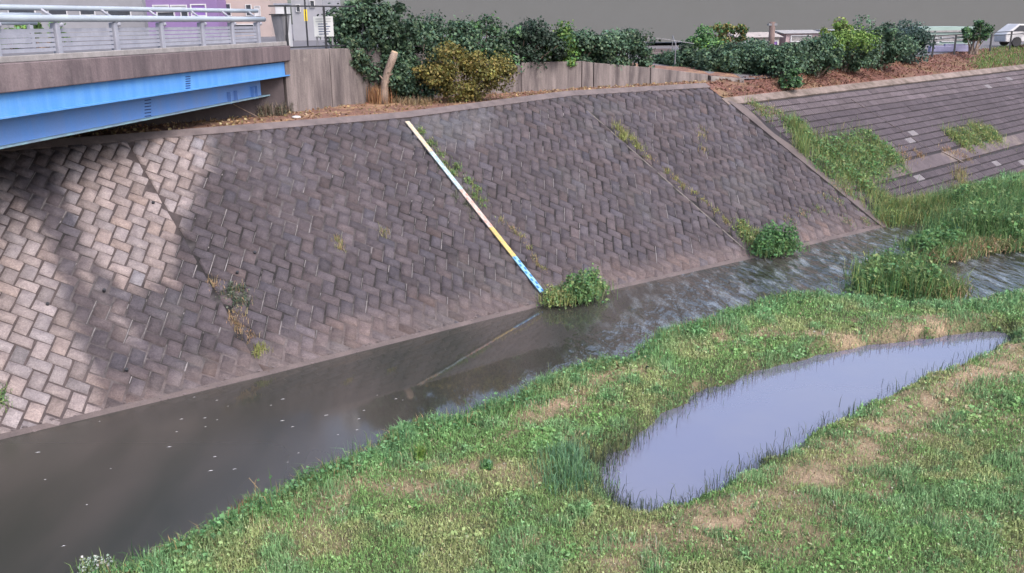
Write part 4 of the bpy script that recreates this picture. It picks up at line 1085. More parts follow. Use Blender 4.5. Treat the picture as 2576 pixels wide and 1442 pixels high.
weed('shore_grass', 'broad leafy reed clump on the spit between the two channels', oh([(2185, 738), (2220, 728), (2250, 735), (2290, 738), (2240, 705), (2200, 705), (2320, 742), (2270, 715), (2310, 725), (2350, 745), (2230, 690), (2290, 700), (2340, 730)], 0.1), (0.3, 0.3, 0.04), 2400, 0.85, GRASSY + MIDGREEN + YELL[:1], 4600, 0.13, GRASSY + MIDGREEN, 0.75)
weed('shore_grass', 'brown broken reeds right of the tall reed clump', oh([(2370, 748), (2385, 745), (2400, 742), (2350, 748), (2380, 735)], 0.1), (0.18, 0.18, 0.04), 600, 0.55, STRAW + GRASSY, 80, 0.08, STRAW, 0.2, lean=0.8)
# --- bank grass (stuff): density follows dryness, lush along the stream edge
def scatter(n, xr, yr):
    return np.column_stack([rng.uniform(*xr, n), rng.uniform(*yr, n)])
def bank_points(n, xr, yr):
    p = scatter(n, xr, yr); h = height(p); return p, h
def in_view(p, z=0.2, mx=120):
    q = proj(np.column_stack([p, np.full(len(p), z)])); return (q[:, 0] > -mx - 150) & (q[:, 0] < 2576 + mx + 150) & (q[:, 1] < 1442 + 160) & (p[:, 1] > 5)
parts = []; leafparts = []
tri_n = 0
for (xr, yr, dens) in [((-9, 13), (8.5, 14), 3000), ((-6, 16), (14, 20), 1900), ((0, 24), (20, 28), 1000), ((8, 40), (28, 40), 300)]:
    n = int((xr[1] - xr[0]) * (yr[1] - yr[0]) * dens)
    p = scatter(n, xr, yr); p = p[in_view(p)]
    h = height(p); ok = h > 0.01; p = p[ok]; h = h[ok]
    sb = signed_dist(p, BANK) - 0.5; dr_ = dryness(p); sp = -signed_dist(p, POND)
    rim = smooth(1.5, 0.2, sb + (fnoise(p[:, 0], p[:, 1], 3) - 0.5) * 1.0)
    dr_ = dr_ * (1 - rim * 0.9)
    tuft = fnoise(p[:, 0] * 3.1, p[:, 1] * 3.1, 3)
    ok = rng.random(len(p)) < np.clip(1.0 - 0.82 * dr_ + rim * 0.2, 0.03, 1) * (0.55 + 0.6 * tuft)
    p, h, rim, dr_, sp, tuft = p[ok], h[ok], rim[ok], dr_[ok], sp[ok], tuft[ok]
    n = len(p)
    big = fnoise(p[:, 0] * 0.7 + 5, p[:, 1] * 0.7, 3); sm = fnoise(p[:, 0] * 2.2 + 60, p[:, 1] * 2.2, 3)
    hue = fnoise(p[:, 0] * 1.1 + 200, p[:, 1] * 1.1, 3)
    g1 = np.array([0.21, 0.345, 0.125]); g2 = np.array([0.34, 0.39, 0.17]); g3 = np.array([0.21, 0.345, 0.155]); dy = np.array([0.50, 0.38, 0.24])
    a = smooth(0.42, 0.62, hue)[:, None]; col = g1 * (1 - a) + g2 * a
    b = smooth(0.5, 0.66, sm)[:, None]; col = col * (1 - b) + g3 * b
    col = col * (1 - rim[:, None] * 0.45) + np.array([0.15, 0.33, 0.165]) * rim[:, None] * 0.45
    isd = rng.random(n) < np.clip(0.07 + 0.75 * dr_, 0, 0.88); col[isd] = dy * rng.uniform(0.6, 1.25, (isd.sum(), 1))
    col = col * rng.normal(1, 0.3, (n, 1)) * (0.8 + 0.4 * tuft)[:, None]; col = np.clip(col, 0.015, 0.5)
    ht = (0.05 + 0.07 * big + 0.22 * rim * tuft + 0.09 * smooth(0.6, 0.75, sm)) * rng.uniform(0.5, 1.4, n) * np.where(isd, 0.7, 1)
    far = 1 + (yr[0] - 8.5) * 0.05
    P3 = np.column_stack([p, h - 0.01])
    two = rng.random(n) < 0.4
    parts.append(blades(P3[two], ht[two] * 1.15, (rng.uniform(0.008, 0.016, n) * far)[two], col[two], 0.6, segs=2))
    parts.append(blades(P3[~two], ht[~two], (rng.uniform(0.008, 0.017, n) * far)[~two], col[~two], 0.75, segs=1))
    # broad leaves of clover and dock near the ground
    lk = rng.random(n) < np.clip(0.20 + 0.22 * smooth(0.45, 0.65, big) + 0.25 * rim - 0.25 * dr_, 0.02, 0.6)
    Q = P3[lk].copy(); Q[:, 2] += rng.uniform(0.02, 1, lk.sum()) * ht[lk] * 0.8
    lc = np.clip(col[lk] * np.array([0.92, 1.05, 1.0]), 0.01, 0.5)
    leafparts.append(leaf_mesh(Q, np.tile([0, 0, 1.0], (len(Q), 1)), (0.032 + 0.03 * smooth(0.58, 0.72, fnoise(Q[:, 0] * 1.7 + 80, Q[:, 1] * 1.7, 3))) * far, lc))
V, F, c = join(parts); o = mesh_np('bank_grass', V, F, c, None, M['grass']); tag(o, 'short patchy grass over the near bank with dry brown patches', 'grass', kind='stuff')
V, F, c = join(leafparts); o = mesh_np('bank_clover', V, F, c, None, M['grass']); tag(o, 'small broad leaves of ground weeds among the bank grass', 'ground cover', kind='stuff')
# reeds standing in the pond edge
pe = np.array(POND); cl = np.concatenate([pe, pe[:1]]); e = np.concatenate([cl[:-1] + (cl[1:] - cl[:-1]) * t for t in np.linspace(0, 1, 12, endpoint=False)])
e = e[np.isfinite(e).all(1)]
qe = proj(np.column_stack([e, np.full(len(e), 0.02)]))
wgt = np.where((qe[:, 0] < 1960) & (qe[:, 1] < 1200), 1.6, 0.6); wgt = np.where(qe[:, 0] < 1620, 2.4, wgt); wgt /= wgt.sum()
k = rng.choice(len(e), 2300, p=wgt); p = e[k] + rng.normal(0, 0.16, (2300, 2))
P3 = np.column_stack([p, np.maximum(height(p), 0.0)])
V, F, c = blades(P3, rng.uniform(0.1, 0.36, len(P3)), rng.uniform(0.006, 0.014, len(P3)), pal([(0.06, 0.09, 0.05), (0.10, 0.12, 0.06), (0.05, 0.06, 0.05)], len(P3)), 0.5)
o = mesh_np('pond_rushes', V, F, c, None, M['grass']); tag(o, 'thin dark rushes standing around the edge of the still pool', 'rushes', kind='stuff')
# taller weeds along the stream rim and lone plants on the bank
k = rng.random(5200) * (len(EDGE) - 4); i0 = k.astype(int); ne = np.array(near_edge)
p = ne[i0] + (ne[i0 + 1] - ne[i0]) * (k - i0)[:, None] + rng.normal(0, 0.2, (5200, 2)) + np.array([0.52, -0.66])
P3 = np.column_stack([p, np.maximum(height(p), 0)])
V, F, c = join([blades(P3, rng.uniform(0.15, 0.45, len(P3)) * (0.5 + fnoise(P3[:, 0] * 2, P3[:, 1] * 2, 3)), rng.uniform(0.008, 0.018, len(P3)), pal(GRASSY + MIDGREEN + STRAW[:1], len(P3)), 0.6),
                leaf_mesh(P3 + rng.uniform(0, 0.22, (len(P3), 1)) * np.array([0, 0, 1.0]), np.tile([0, 0, 1.0], (len(P3), 1)), 0.07, pal([(0.14, 0.28, 0.12), (0.12, 0.25, 0.11)], len(P3)))])
o = mesh_np('rim_grass', V, F, c, None, M['grass']); tag(o, 'taller lush grass hanging over the stream along the near bank', 'grass', kind='stuff')
weed('bank_plant', 'dense blue green sedge tuft left of the still pool', oh([(1430, 1190), (1450, 1165), (1440, 1210), (1400, 1225), (1420, 1180), (1455, 1230)]), (0.2, 0.2, 0.02), 700, 0.3, [(0.14, 0.27, 0.15), (0.16, 0.29, 0.13), (0.12, 0.22, 0.13)], cat='grass tuft', ground=hground)
weed('bank_plant', 'rusty dry fern patch near the stream edge at lower left', oh([(615, 1275), (625, 1295), (605, 1300), (640, 1260)]), (0.09, 0.09, 0.02), 320, 0.22, [(0.38, 0.2, 0.1), (0.3, 0.17, 0.09)], 160, 0.06, [(0.36, 0.2, 0.1)], 0.12, cat='dry plant', ground=hground)
weed('bank_plant', 'bright upright dock plant on the bank below the gauge reflection', oh([(1058, 1175), (1062, 1170), (1055, 1180)]), (0.03, 0.03, 0.01), 60, 0.28, LTGREEN, 50, 0.11, LTGREEN, 0.2, cat='plant', ground=hground)
weed('bank_plant', 'small dark dock rosette right of the bright dock', oh([(1225, 1195), (1230, 1200), (1222, 1202)]), (0.04, 0.04, 0.01), 60, 0.2, MIDGREEN, 70, 0.11, MIDGREEN, 0.12, cat='plant', ground=hground)
weed('bank_plant', 'pale umbel flower plant at the very edge of the stream', oh([(228, 1440), (250, 1436), (215, 1446), (275, 1434)], 0.18), (0.06, 0.06, 0.02), 90, 0.25, GRASSY, 140, 0.05, [(0.5, 0.52, 0.5), (0.3, 0.36, 0.3)], 0.26, cat='plant')
# bare scuffed earth mound
mb = MB(); c_ = onz(1050, 1322, 0.14); mb.sphere(c_, 0.2, 12, 6, (1, 0.8, 0.35)); tag(mb.build('earth_mound', M['soil'], smoothf=True), 'small bare earth mound in the grass at bottom centre', 'mound')

# --- trees and shrubs on the berm
TB = onz(960, 258, 4.4)
bush('ivy_tree', 'tall dark ivy covered tree beside the notice board', 'tree', TB + [-0.35, 0.35, 0.0], ((0.15, 0.1, 2.05), (1.5, 0.85, 2.1)), 80, 22000, 0.115, DKGREEN + [(0.075, 0.12, 0.08)], top_pal=None, blob=0.3)
bush('ivy_curtain', 'ragged ivy curtain hanging over the retaining wall left of the cut stump', 'ivy', onz(875, 262, 4.4) + [0.1, 0.0, 0.0], ((0.0, -0.05, 1.5), (0.75, 0.25, 0.8)), 34, 5200, 0.10, DKGREEN + [(0.12, 0.15, 0.08)], trunk=False)
# cut stump
ts = empty('cut_tree_stump', onz(965, 262, 4.4), 'pale bare sawn trunk leaning right, standing on the dry berm', 'tree stump')
b0 = onz(965, 262, 4.4)
pts = [b0 + [0, 0, -0.1]] + [aty(x, y, b0[1] - 0.05) for x, y in [(966, 232), (968, 205), (975, 180), (985, 155), (993, 132)]]
mb = MB(); mb.tube(pts, [0.17, 0.14, 0.125, 0.12, 0.13, 0.115], 9); mb.build('trunk', M['bark'], ts, smoothf=True)
mb = MB(); mb.tube([pts[-1] - (pts[-1] - pts[-2]) * 0.02, pts[-1] + nrm(pts[-1] - pts[-2]) * 0.03], [0.112, 0.10], 9); mb.build('cut_face', M['wood'], ts)
for (x0, y0, x1, y1) in [(968, 205, 955, 190), (970, 195, 988, 186), (967, 222, 980, 204)]:
    mb = MB(); mb.tube([aty(x0, y0, b0[1] - 0.05), aty(x1, y1, b0[1] - 0.15)], [0.035, 0.015], 6); mb.build('side_twig', M['bark'], ts)
weed('dry_shoots', 'orange brown dead shoots standing around the cut stump', [onz(x, y, 4.38) for x, y in [(938, 262), (950, 263), (930, 260), (960, 264), (975, 262)]], (0.1, 0.1, 0.02), 260, 0.75, [(0.42, 0.23, 0.12), (0.36, 0.2, 0.11)], cat='dead plant', lean=0.25, wid=0.02)
weed('dry_shoots', 'low dead twigs between the stump and the olive bush', [onz(x, y, 4.38) for x, y in [(1000, 262), (1030, 264), (1060, 266), (1080, 262)]], (0.15, 0.12, 0.02), 260, 0.35, STRAW + [(0.2, 0.15, 0.1)], 80, 0.07, OLIVE, 0.2, cat='dead plant', lean=0.5)
OB = onz(1190, 262, 4.4)
bush('olive_bush', 'rounded olive and rust coloured bush on the wall head', 'bush', OB + [-0.2, 0.55, 0], ((0.0, 0.0, 0.85), (1.75, 0.75, 0.98)), 56, 13000, 0.085, OLIVE, top_pal=OLIVE + [(0.24, 0.2, 0.05)], blob=0.34)
bush('green_bush', 'dull green bush squeezed between the ivy tree and the olive bush', 'bush', onz(1045, 260, 4.4) + [0, 0.4, 0], ((0.0, 0, 1.05), (1.05, 0.55, 1.25)), 44, 9500, 0.095, DKGREEN, blob=0.34)
# hedge plants behind the retaining wall (x, top row, spread, palette)
hedge = [(1090, 58, 1.4, DKGREEN, 'dark green hedge shrub above the olive bush, left'), (1210, 64, 1.3, DKGREEN + MIDGREEN[:1], 'deep green hedge shrub above the olive bush, right'), (1320, 72, 1.2, [(0.035, 0.06, 0.04), (0.045, 0.075, 0.05)], 'very dark hedge shrub where the retaining wall emerges'),
         (1395, 80, 0.7, LTGREEN + MIDGREEN, 'light green shrub between the dark hedge shrubs'), (1450, 86, 1.15, DKGREEN + [(0.07, 0.125, 0.085)], 'blue green hedge shrub above the wall joint'), (1540, 93, 1.15, DKGREEN + [(0.07, 0.125, 0.085)], 'blue green hedge shrub just left of the grey steps')]
for x, ytop, w, pa, lb in hedge:
    t = np.interp(x, [1090, 1310, 1780], [0.72, 1.0, 2.0]); P0 = (seg(2, t - 0.0) if t < 1 else seg(3, t - 1.0)) if t < 2 else seg(3, 1.0)
    if x < 1310: P0 = seg(2, min(1, (x - 931) / (1310 - 931)))
    else: P0 = seg(3, (x - 1310) / (1780 - 1310))
    zt_ = top_z(P0 + [0, 1.0, 0], ytop); zb_ = top_z(P0, np.interp(x, [1090, 1310, 1480, 1600], [175, 168, 156, 165])) - 0.15
    hh = (zt_ - zb_) / 2
    bush('hedge_shrub', lb, 'shrub', np.array([P0[0], P0[1] + 0.75, zb_ - 0.1]), ((0, 0, hh + 0.1), (w * 1.35, 0.95, hh * 1.3)), 46, 8500, 0.105, pa, group='hedge shrubs above the retaining wall', blob=0.36)
right = [(1690, 150, 180, 0.6, DKGREEN, None, 'low dark shrub at the foot of the grey steps'), (1820, 135, 190, 0.9, DKGREEN, None, 'low dark hedge shrub right of the light green shrub'), (1770, 95, 180, 0.75, LTGREEN, MIDGREEN, 'bright light green shrub right of the grey steps'), (1735, 130, 185, 0.7, DKGREEN, None, 'low dark shrub under the light green one'), (1880, 122, 188, 1.0, DKGREEN, None, 'dark hedge shrub in front of the cream house'),
         (1960, 118, 190, 1.0, DKGREEN, None, 'dark hedge shrub above the trailing shrub'), (2050, 112, 184, 1.0, DKGREEN, None, 'dark hedge shrub right of the trailing shrub'), (2130, 92, 176, 1.1, DKGREEN, LTGREEN, 'dark hedge shrub with yellow green shoots on top'),
         (2215, 62, 168, 1.25, DKGREEN, None, 'tall dark hedge shrub with a rounded crown'), (2275, 66, 158, 0.9, [(0.05, 0.085, 0.07), (0.06, 0.1, 0.08)], None, 'bluish dark hedge shrub at the right end of the hedge')]
for x, ytop, ybot, w, pa, tp, lb in right:
    P0 = onz(x, ybot, 4.62)
    zt_ = top_z(P0, ytop); hh = max(0.35, (zt_ - 4.62 + 0.1) / 2)
    bush('hedge_shrub', lb, 'shrub', np.array([P0[0], P0[1] + 0.3, 4.5]), ((0, 0, hh + 0.15), (w * 1.45, 1.0, hh * 1.2)), 42, 8000, 0.115, pa, group='hedge shrubs along the soil bank', blob=0.36, top_pal=tp)
bush('trailing_shrub', 'bright green shrub trailing down the brown soil bank', 'shrub', onz(1990, 222, 4.2), ((0, 0.15, 0.32), (0.55, 0.45, 0.5)), 22, 2600, 0.10, MIDGREEN + DKGREEN[:2], trunk=False)
bush('small_tree', 'small spreading tree in front of the dark fence at right', 'tree', onz(2455, 133, 4.86) + [0, 0.3, 0], ((0, 0, 1.15), (1.0, 0.7, 0.75)), 24, 3200, 0.12, MIDGREEN + DKGREEN, trunk_h=0.8)
bush('yellow_tree', 'yellowish green garden tree behind the hedge at centre right', 'tree', np.array([*aty(2110, 100, 50)[:2], 4.86]), ((0, 0, 1.3), (1.3, 1.0, 0.9)), 22, 2600, 0.14, LTGREEN + [(0.2, 0.2, 0.07)])
bush('garden_tree', 'olive brown garden tree left of the cream house', 'tree', np.array([*aty(1835, 100, 50)[:2], 4.86]), ((0, 0, 1.2), (0.9, 0.8, 0.9)), 18, 2000, 0.14, OLIVE + MIDGREEN)
# grass and litter on the berm and soil bank
pp = []
for _ in range(1):
    t = rng.random(2600); a = pl_at(HEAD, t); b = pl_at(berm_back, t); P = a + (b - a) * rng.uniform(0.05, 0.95, (2600, 1))
    pp.append(leaf_mesh(P + [0, 0, 0.05], np.tile([0, 0, 1.0], (2600, 1)), 0.09, pal(STRAW + [(0.26, 0.13, 0.08), (0.2, 0.12, 0.07)], 2600)))
    P = P[:900]; pp.append(blades(P, rng.uniform(0.05, 0.2, 900), np.full(900, 0.014), pal(STRAW + YELL[:1], 900), 0.8))
    t = rng.random(5200) ** 1.0 * 0.62; a = pl_at(HEADB2, t); b = pl_at(SOILT, t); P = a + (b - a) * rng.uniform(0.03, 0.97, (5200, 1))
    pp.append(leaf_mesh(P + [0, 0, 0.06], np.tile([0, 0, 1.0], (5200, 1)), 0.10, pal([(0.19, 0.095, 0.07), (0.15, 0.07, 0.05), (0.23, 0.13, 0.085), (0.12, 0.065, 0.045)], 5200)))
V, F, c = join(pp); o = mesh_np('leaf_litter', V, F, c, None, M['grass']); tag(o, 'brown fallen leaves and dry grass over the bank top', 'leaf litter', kind='stuff')
n = 9000
q = np.column_stack([rng.uniform(2430, 2720, n), rng.uniform(95, 190, n)])
yb = np.interp(q[:, 0], [2400, 2576, 2760], [186, 166, 145]); yt = np.interp(q[:, 0], [2400, 2576, 2760], [131, 112, 95])
f_ = (yb - q[:, 1]) / (yb - yt)
ok = (f_ > 0.02) & (f_ < 1.0) & (q[:, 0] > 2445 + 60 * np.abs(f_ - 0.35) + rng.normal(0, 14, n))
q, f_ = q[ok], f_[ok]
P = np.array([onz(x, y, BA[2] + f * (4.85 - BA[2]) + 0.02) for (x, y), f in zip(q, f_)])
V, F, c = blades(P, rng.uniform(0.1, 0.25, len(P)), np.full(len(P), 0.03), pal(LTGREEN + GRASSY, len(P)), 0.6)
o = mesh_np('verge_grass', V, F, c, None, M['grass']); tag(o, 'bright green grass verge at the top right of the far slope', 'grass', kind='stuff')
# debris heap under the bridge end
weed('debris_heap', 'grey heap of dead stalks and twigs in the shade under the bridge end', [onz(x, y, 4.36) for x, y in [(690, 285), (705, 280), (715, 285), (670, 292), (700, 292)]], (0.14, 0.14, 0.03), 420, 0.5, [(0.14, 0.11, 0.09), (0.22, 0.17, 0.13), (0.1, 0.1, 0.07)], 240, 0.09, [(0.14, 0.15, 0.09), (0.2, 0.15, 0.11)], 0.3, cat='debris', lean=0.7, wid=0.018)
for (a, b, r_, lb) in [((672, 278), (690, 240), 0.022, 'pale stick standing upright in the debris heap'), ((585, 262), (660, 300), 0.018, 'dark dead branch lying from the girder end to the berm')]:
    A_ = onz(*a, 4.4) if a[1] > 270 else aty(*a, 27.2)
    mb = MB(); mb.tube([A_, aty(*b, A_[1] - 0.05)], [r_, r_ * 0.6], 6); tag(mb.build('dead_branch', M['bark'] if r_ < 0.02 else M['wood']), lb, 'branch')

# ================================================================== THINGS BEHIND
def house(name, label, x0, x1, ytop, Y, wallc, ground_z=None, depth=5.0, windows=(), roof=None, cat='building', bands=0, wall2=None):
    """building facing the river: pixel columns x0..x1 at distance Y; windows = (x0, x1, y0, y1, material)"""
    a = aty(x0, 80, Y); b = aty(x1, 80, Y); gz = float(zland((a[0] + b[0]) / 2)) if ground_z is None else ground_z
    zt_ = aty((x0 + x1) / 2, ytop, Y)[2]
    root = empty(name, ((a[0] + b[0]) / 2, Y, gz), label, cat)
    mw_ = mat(name + '_wall', wallc, wall2 or tuple(c * 0.86 for c in wallc), rough=0.85, nscale=0.8, fine=0.05)
    mb = MB(); mb.box(((a[0] + b[0]) / 2, Y + depth / 2, (gz + zt_) / 2 - 0.05), (b[0] - a[0], depth, zt_ - gz + 0.1)); mb.build('wall', mw_, root)
    for k in range(bands):
        z = gz + (zt_ - gz) * (k + 1) / (bands + 1)
        mb = MB(); mb.box(((a[0] + b[0]) / 2, Y - 0.04, z), (b[0] - a[0] + 0.1, 0.1, 0.14)); mb.build('floor_band', M['curb'], root)
    for (wx0, wx1, wy0, wy1, mm) in windows:
        p = aty(wx0, wy0, Y); q_ = aty(wx1, wy1, Y); w = q_[0] - p[0]; h = p[2] - q_[2]
        mb = MB(); c = ((p[0] + q_[0]) / 2, Y - 0.03, (p[2] + q_[2]) / 2); t = min(0.07, w * 0.12)
        for sx in (-1, 1): mb.box((c[0] + sx * (w / 2), c[1], c[2]), (t, 0.1, h + t))
        for sz_ in (-1, 1): mb.box((c[0], c[1], c[2] + sz_ * h / 2), (w - t, 0.098, t))
        wf_ = mb.build('window', M['white'], root)
        mb = MB(); mb.box((c[0], c[1] + 0.02, c[2]), (w - t, 0.03, h - t)); mb.build('pane', mm, wf_)
    if roof:
        rc, over, rh = roof
        mr_ = mat(name + '_roof', rc, rough=0.8, nscale=2)
        mb = MB(); cx_ = (a[0] + b[0]) / 2; w = (b[0] - a[0]) / 2 + over
        mb.add([(cx_ - w, Y - over, zt_), (cx_ + w, Y - over, zt_), (cx_ + w, Y + depth + over, zt_), (cx_ - w, Y + depth + over, zt_), (cx_ - w, Y + depth / 2, zt_ + rh), (cx_ + w, Y + depth / 2, zt_ + rh)],
               [(0, 1, 5, 4), (2, 3, 4, 5), (0, 4, 3), (1, 2, 5), (0, 3, 2, 1)])
        mb.build('roof', mr_, root)
    return root
VIO = mat('violet_panel', (0.17, 0.09, 0.3), (0.2, 0.11, 0.3), rough=0.6, nscale=1)
house('purple_shop', 'low shop with purple wall panels seen between the bridge rails', 375, 552, -45, 60, (0.20, 0.13, 0.27), windows=[(385, 425, 14, 24, M['white']), (430, 470, 14, 24, M['white']), (480, 520, 12, 40, VIO), (395, 440, 30, 44, M['glass']), (455, 475, 28, 46, M['glass'])], cat='shop')
house('beige_house', 'beige house with dark windows behind the right half of the bridge railing', 560, 684, -45, 62, (0.36, 0.29, 0.275), windows=[(566, 582, 10, 40, M['glass']), (618, 634, 12, 40, M['glass']), (640, 656, 16, 40, M['white']), (570, 640, 62, 78, M['glass'])])
house('grey_house', 'pale grey house low behind the left end of the bridge railing', -40, 366, -45, 66, (0.24, 0.235, 0.255), windows=[(20, 90, 20, 38, M['glass']), (120, 170, 20, 38, M['glass']), (200, 240, 18, 38, M['glass']), (270, 330, 22, 40, M['glass'])])
house('white_house', 'white house wall behind the dark fence at the bridge end', 738, 815, -45, 46, (0.27, 0.265, 0.29), windows=[(745, 756, 12, 30, M['glass']), (780, 792, 2, 18, M['glass'])])
house('cream_house', 'cream house with a purple doorway behind the hedge', 1862, 1962, 94, 64, (0.40, 0.35, 0.31), windows=[(1905, 1955, 104, 124, VIO), (1868, 1900, 104, 124, M['white'])], roof=((0.36, 0.31, 0.29), 0.25, 0.3))
house('pink_house', 'pinkish house wall right of the brown pillar', 1978, 2064, 84, 66, (0.38, 0.28, 0.29), windows=[(1990, 2040, 90, 104, M['curb'])], roof=((0.3, 0.28, 0.28), 0.2, 0.2))
house('pale_house', 'pale grey house glimpsed between the yellow tree and hedge', 2100, 2190, 76, 75, (0.35, 0.35, 0.39), windows=[(2140, 2160, 75, 92, M['glass'])])
house('green_shed', 'pale green metal shed behind the dark fence at right', 2318, 2450, 68, 72, (0.27, 0.35, 0.32), windows=[(2330, 2360, 96, 108, M['white']), (2370, 2400, 92, 104, M['white'])], bands=3, cat='shed')
house('apartment_block', 'plain grey apartment block rising behind the hedge', 1000, 1850, -70, 78, (0.108, 0.108, 0.105), depth=10, bands=0, wall2=(0.112, 0.112, 0.11))
house('grey_hall', 'long plain grey hall far behind the right hand houses', 1850, 2750, -70, 100, (0.108, 0.108, 0.105), depth=10, bands=0, wall2=(0.112, 0.112, 0.11))
# brown utility pole between the cream and pink houses
pl = empty('utility_pole', np.array([*aty(1940, 110, 55)[:2], 4.86]), 'brown post standing in front of the cream house', 'pole')
p_ = aty(1940, 110, 55)
mb = MB(); mb.tube([(p_[0], p_[1], 4.8), (p_[0], p_[1], 6.75)], [0.19, 0.17], 10); mb.build('shaft', mat('brown_post', (0.16, 0.11, 0.10), rough=0.8), pl, smoothf=True)
mb = MB(); mb.box((p_[0], p_[1], 6.6), (0.5, 0.3, 0.12)); mb.build('crossarm', M['galv'], pl)
# steps / grey stair in the hedge gap
stp = empty('concrete_steps', onz(1668, 172, 4.75), 'weathered grey concrete steps climbing through a gap in the hedge', 'steps')
for k in range(6):
    c = onz(1668, 172, 4.75)
    mb = MB(); mb.box((c[0], c[1] + 0.5 + 0.28 * k, 4.6 + 0.09 * k), (1.35, 0.3, 0.2 + 0.18 * k)); mb.build('step', M['coping'], stp, bevel=0.01)
mb = MB()
for sx in (-0.7, 0.75): mb.tube([(c[0] + sx, c[1] + 0.4, 4.6), (c[0] + sx, c[1] + 0.4, 5.5), (c[0] + sx, c[1] + 2.0, 6.2), (c[0] + sx, c[1] + 2.0, 5.0)], 0.022, 6)
mb.build('handrail', M['galv'], stp)
# pale handrail across the hedge top
hr = empty('pale_handrail', aty(1620, 100, 41), 'pale thin handrail sloping along the hedge top left of the steps', 'handrail')
mb = MB(); mb.tube([aty(1500, 93, 41), aty(1660, 97, 41.5), aty(1745, 110, 42)], 0.018, 6); mb.build('rail', M['galv'], hr)
for x, y in ((1520, 93), (1600, 95), (1700, 103)):
    a = aty(x, y, 41.4); mb = MB(); mb.tube([a, (a[0], a[1], a[2] - 1.0)], 0.025, 6); mb.build('post', M['galv'], hr)
# dark fence at right
fp = [(2300, 145), (2345, 140), (2400, 134.5), (2445, 130), (2490, 126), (2540, 120.5), (2582, 116), (2630, 111)]
fpos = [onz(x, y, 4.86) for x, y in fp]
fn = empty('dark_fence', fpos[2], 'low dark post and rail fence along the road edge at right', 'fence')
for p in fpos:
    mb = MB(); mb.box((p[0], p[1], p[2] + 0.5), (0.08, 0.08, 1.15)); mb.build('post', M['darkmetal'], fn)
for hgt in (1.05, 0.86):
    mb = MB()
    for a, b in zip(fpos[:-1], fpos[1:]): mb.beam(a + [0, 0, hgt], b + [0, 0, hgt], 0.04, 0.05)
    mb.build('rail', M['darkmetal'], fn)
# objects on the road behind that fence
for (x, y, sz, colr, nm, lb, ct) in [(2385, 112, (2.2, 0.5, 0.75), (0.12, 0.11, 0.12), 'low_wall', 'dark grey low wall with a box on it behind the fence', 'wall'), (2410, 132, (2.4, 0.4, 0.35), (0.26, 0.25, 0.38), 'concrete_barrier', 'bluish low concrete barrier on the road edge', 'barrier')]:
    p = onz(x, y, 4.86); mb = MB(); root = empty(nm, p, lb, ct)
    mb.box((p[0], p[1] + 1.2, 4.86 + sz[2] / 2), sz); mb.build('body', mat(nm + '_m', colr, rough=0.9, nscale=2), root, bevel=0.03)
    mb = MB(); mb.box((p[0] + 0.3, p[1] + 1.2, 4.86 + sz[2] + 0.05), (sz[0] * 0.5, sz[1] * 0.7, 0.12)); mb.build('cap', mat(nm + '_cap', tuple(c * 0.8 for c in colr), rough=0.9), root, bevel=0.02)
# white car
cp = np.array([*aty(2588, 92, 66)[:2], 4.86])
car = empty('parked_car', cp, 'white car parked beyond the fence at the right edge', 'car')
def prism(mb, prof, x0, x1):
    n = len(prof); vs = [(x, y_, z_) for x in (x0, x1) for (y_, z_) in prof]
    mb.add(vs, [tuple(range(n)), tuple(range(2 * n - 1, n - 1, -1))] + [(i, n + i, n + (i + 1) % n, (i + 1) % n) for i in range(n)])
mb = MB(); prof = [(-2.0, 0.3), (2.0, 0.3), (2.05, 0.75), (1.75, 0.95), (0.9, 1.0), (0.5, 1.45), (-1.2, 1.5), (-1.85, 1.0), (-2.05, 0.8)]
vs = [(cp[0] + y_, cp[1] + w, cp[2] + z_) for w in (-0.8, 0.8) for (y_, z_) in prof]; n = len(prof)
mb.add(vs, [tuple(range(n)), tuple(range(2 * n - 1, n - 1, -1))] + [(i, n + i, n + (i + 1) % n, (i + 1) % n) for i in range(n)])
mb.build('body', M['white'], car, bevel=0.06)
mb = MB(); mb.add([(cp[0] + y_, cp[1] - 0.81, cp[2] + z_) for y_, z_ in [(-1.6, 1.0), (0.7, 1.02), (0.4, 1.36), (-1.15, 1.4)]], [(0, 1, 2, 3)]); mb.build('window', M['glass'], car)
for sx in (-1.25, 1.25):
    for sy in (-0.78, 0.78):
        mb = MB(); mb.tube([(cp[0] + sx, cp[1] + sy - 0.1, cp[2] + 0.32), (cp[0] + sx, cp[1] + sy + 0.1, cp[2] + 0.32)], 0.32, 14); mb.build('wheel', M['darkmetal'], car)
# fence, notice board and yellow sign on the abutment
zf = ztl
fA = bpix(735, 118, 0.0); fa_ = RW[1] + nrm(RW[2] - RW[1]) * 0.3; fb_ = RW[1] + (RW[2] - RW[1]) * 1.0
af = empty('abutment_fence', [fa_[0], fa_[1] + 0.2, zf], 'dark thin post and rail fence on the abutment at the bridge end', 'fence')
for t in (0.0, 0.48, 1.0):
    p = fa_ + (fb_ - fa_) * t + np.array([-0.12, 0.12, 0]); mb = MB(); mb.box((p[0], p[1], zf + 0.62), (0.06, 0.06, 1.3)); mb.build('post', M['darkmetal'], af)
for hgt in (1.27, 0.06):
    mb = MB(); mb.beam([fa_[0] - 0.5, fa_[1] - 0.35, zf + hgt], [fb_[0] - 0.12, fb_[1] + 0.12, zf + hgt], 0.035, 0.045); mb.build('rail', M['darkmetal'], af)
nb_ = empty('notice_board', aty(814, 95, 30.4), 'grey notice board with faint dark lines of text beside the ivy tree', 'notice board')
p0, p1 = aty(788, 42, 30.4), aty(840, 92, 30.4); cxb = (p0 + p1) / 2
mb = MB(); mb.box(cxb, (p1[0] - p0[0], 0.04, p0[2] - p1[2])); mb.build('board', mat('board_grey', (0.5, 0.5, 0.5), (0.4, 0.41, 0.4), rough=0.6, nscale=2), nb_, bevel=0.005)
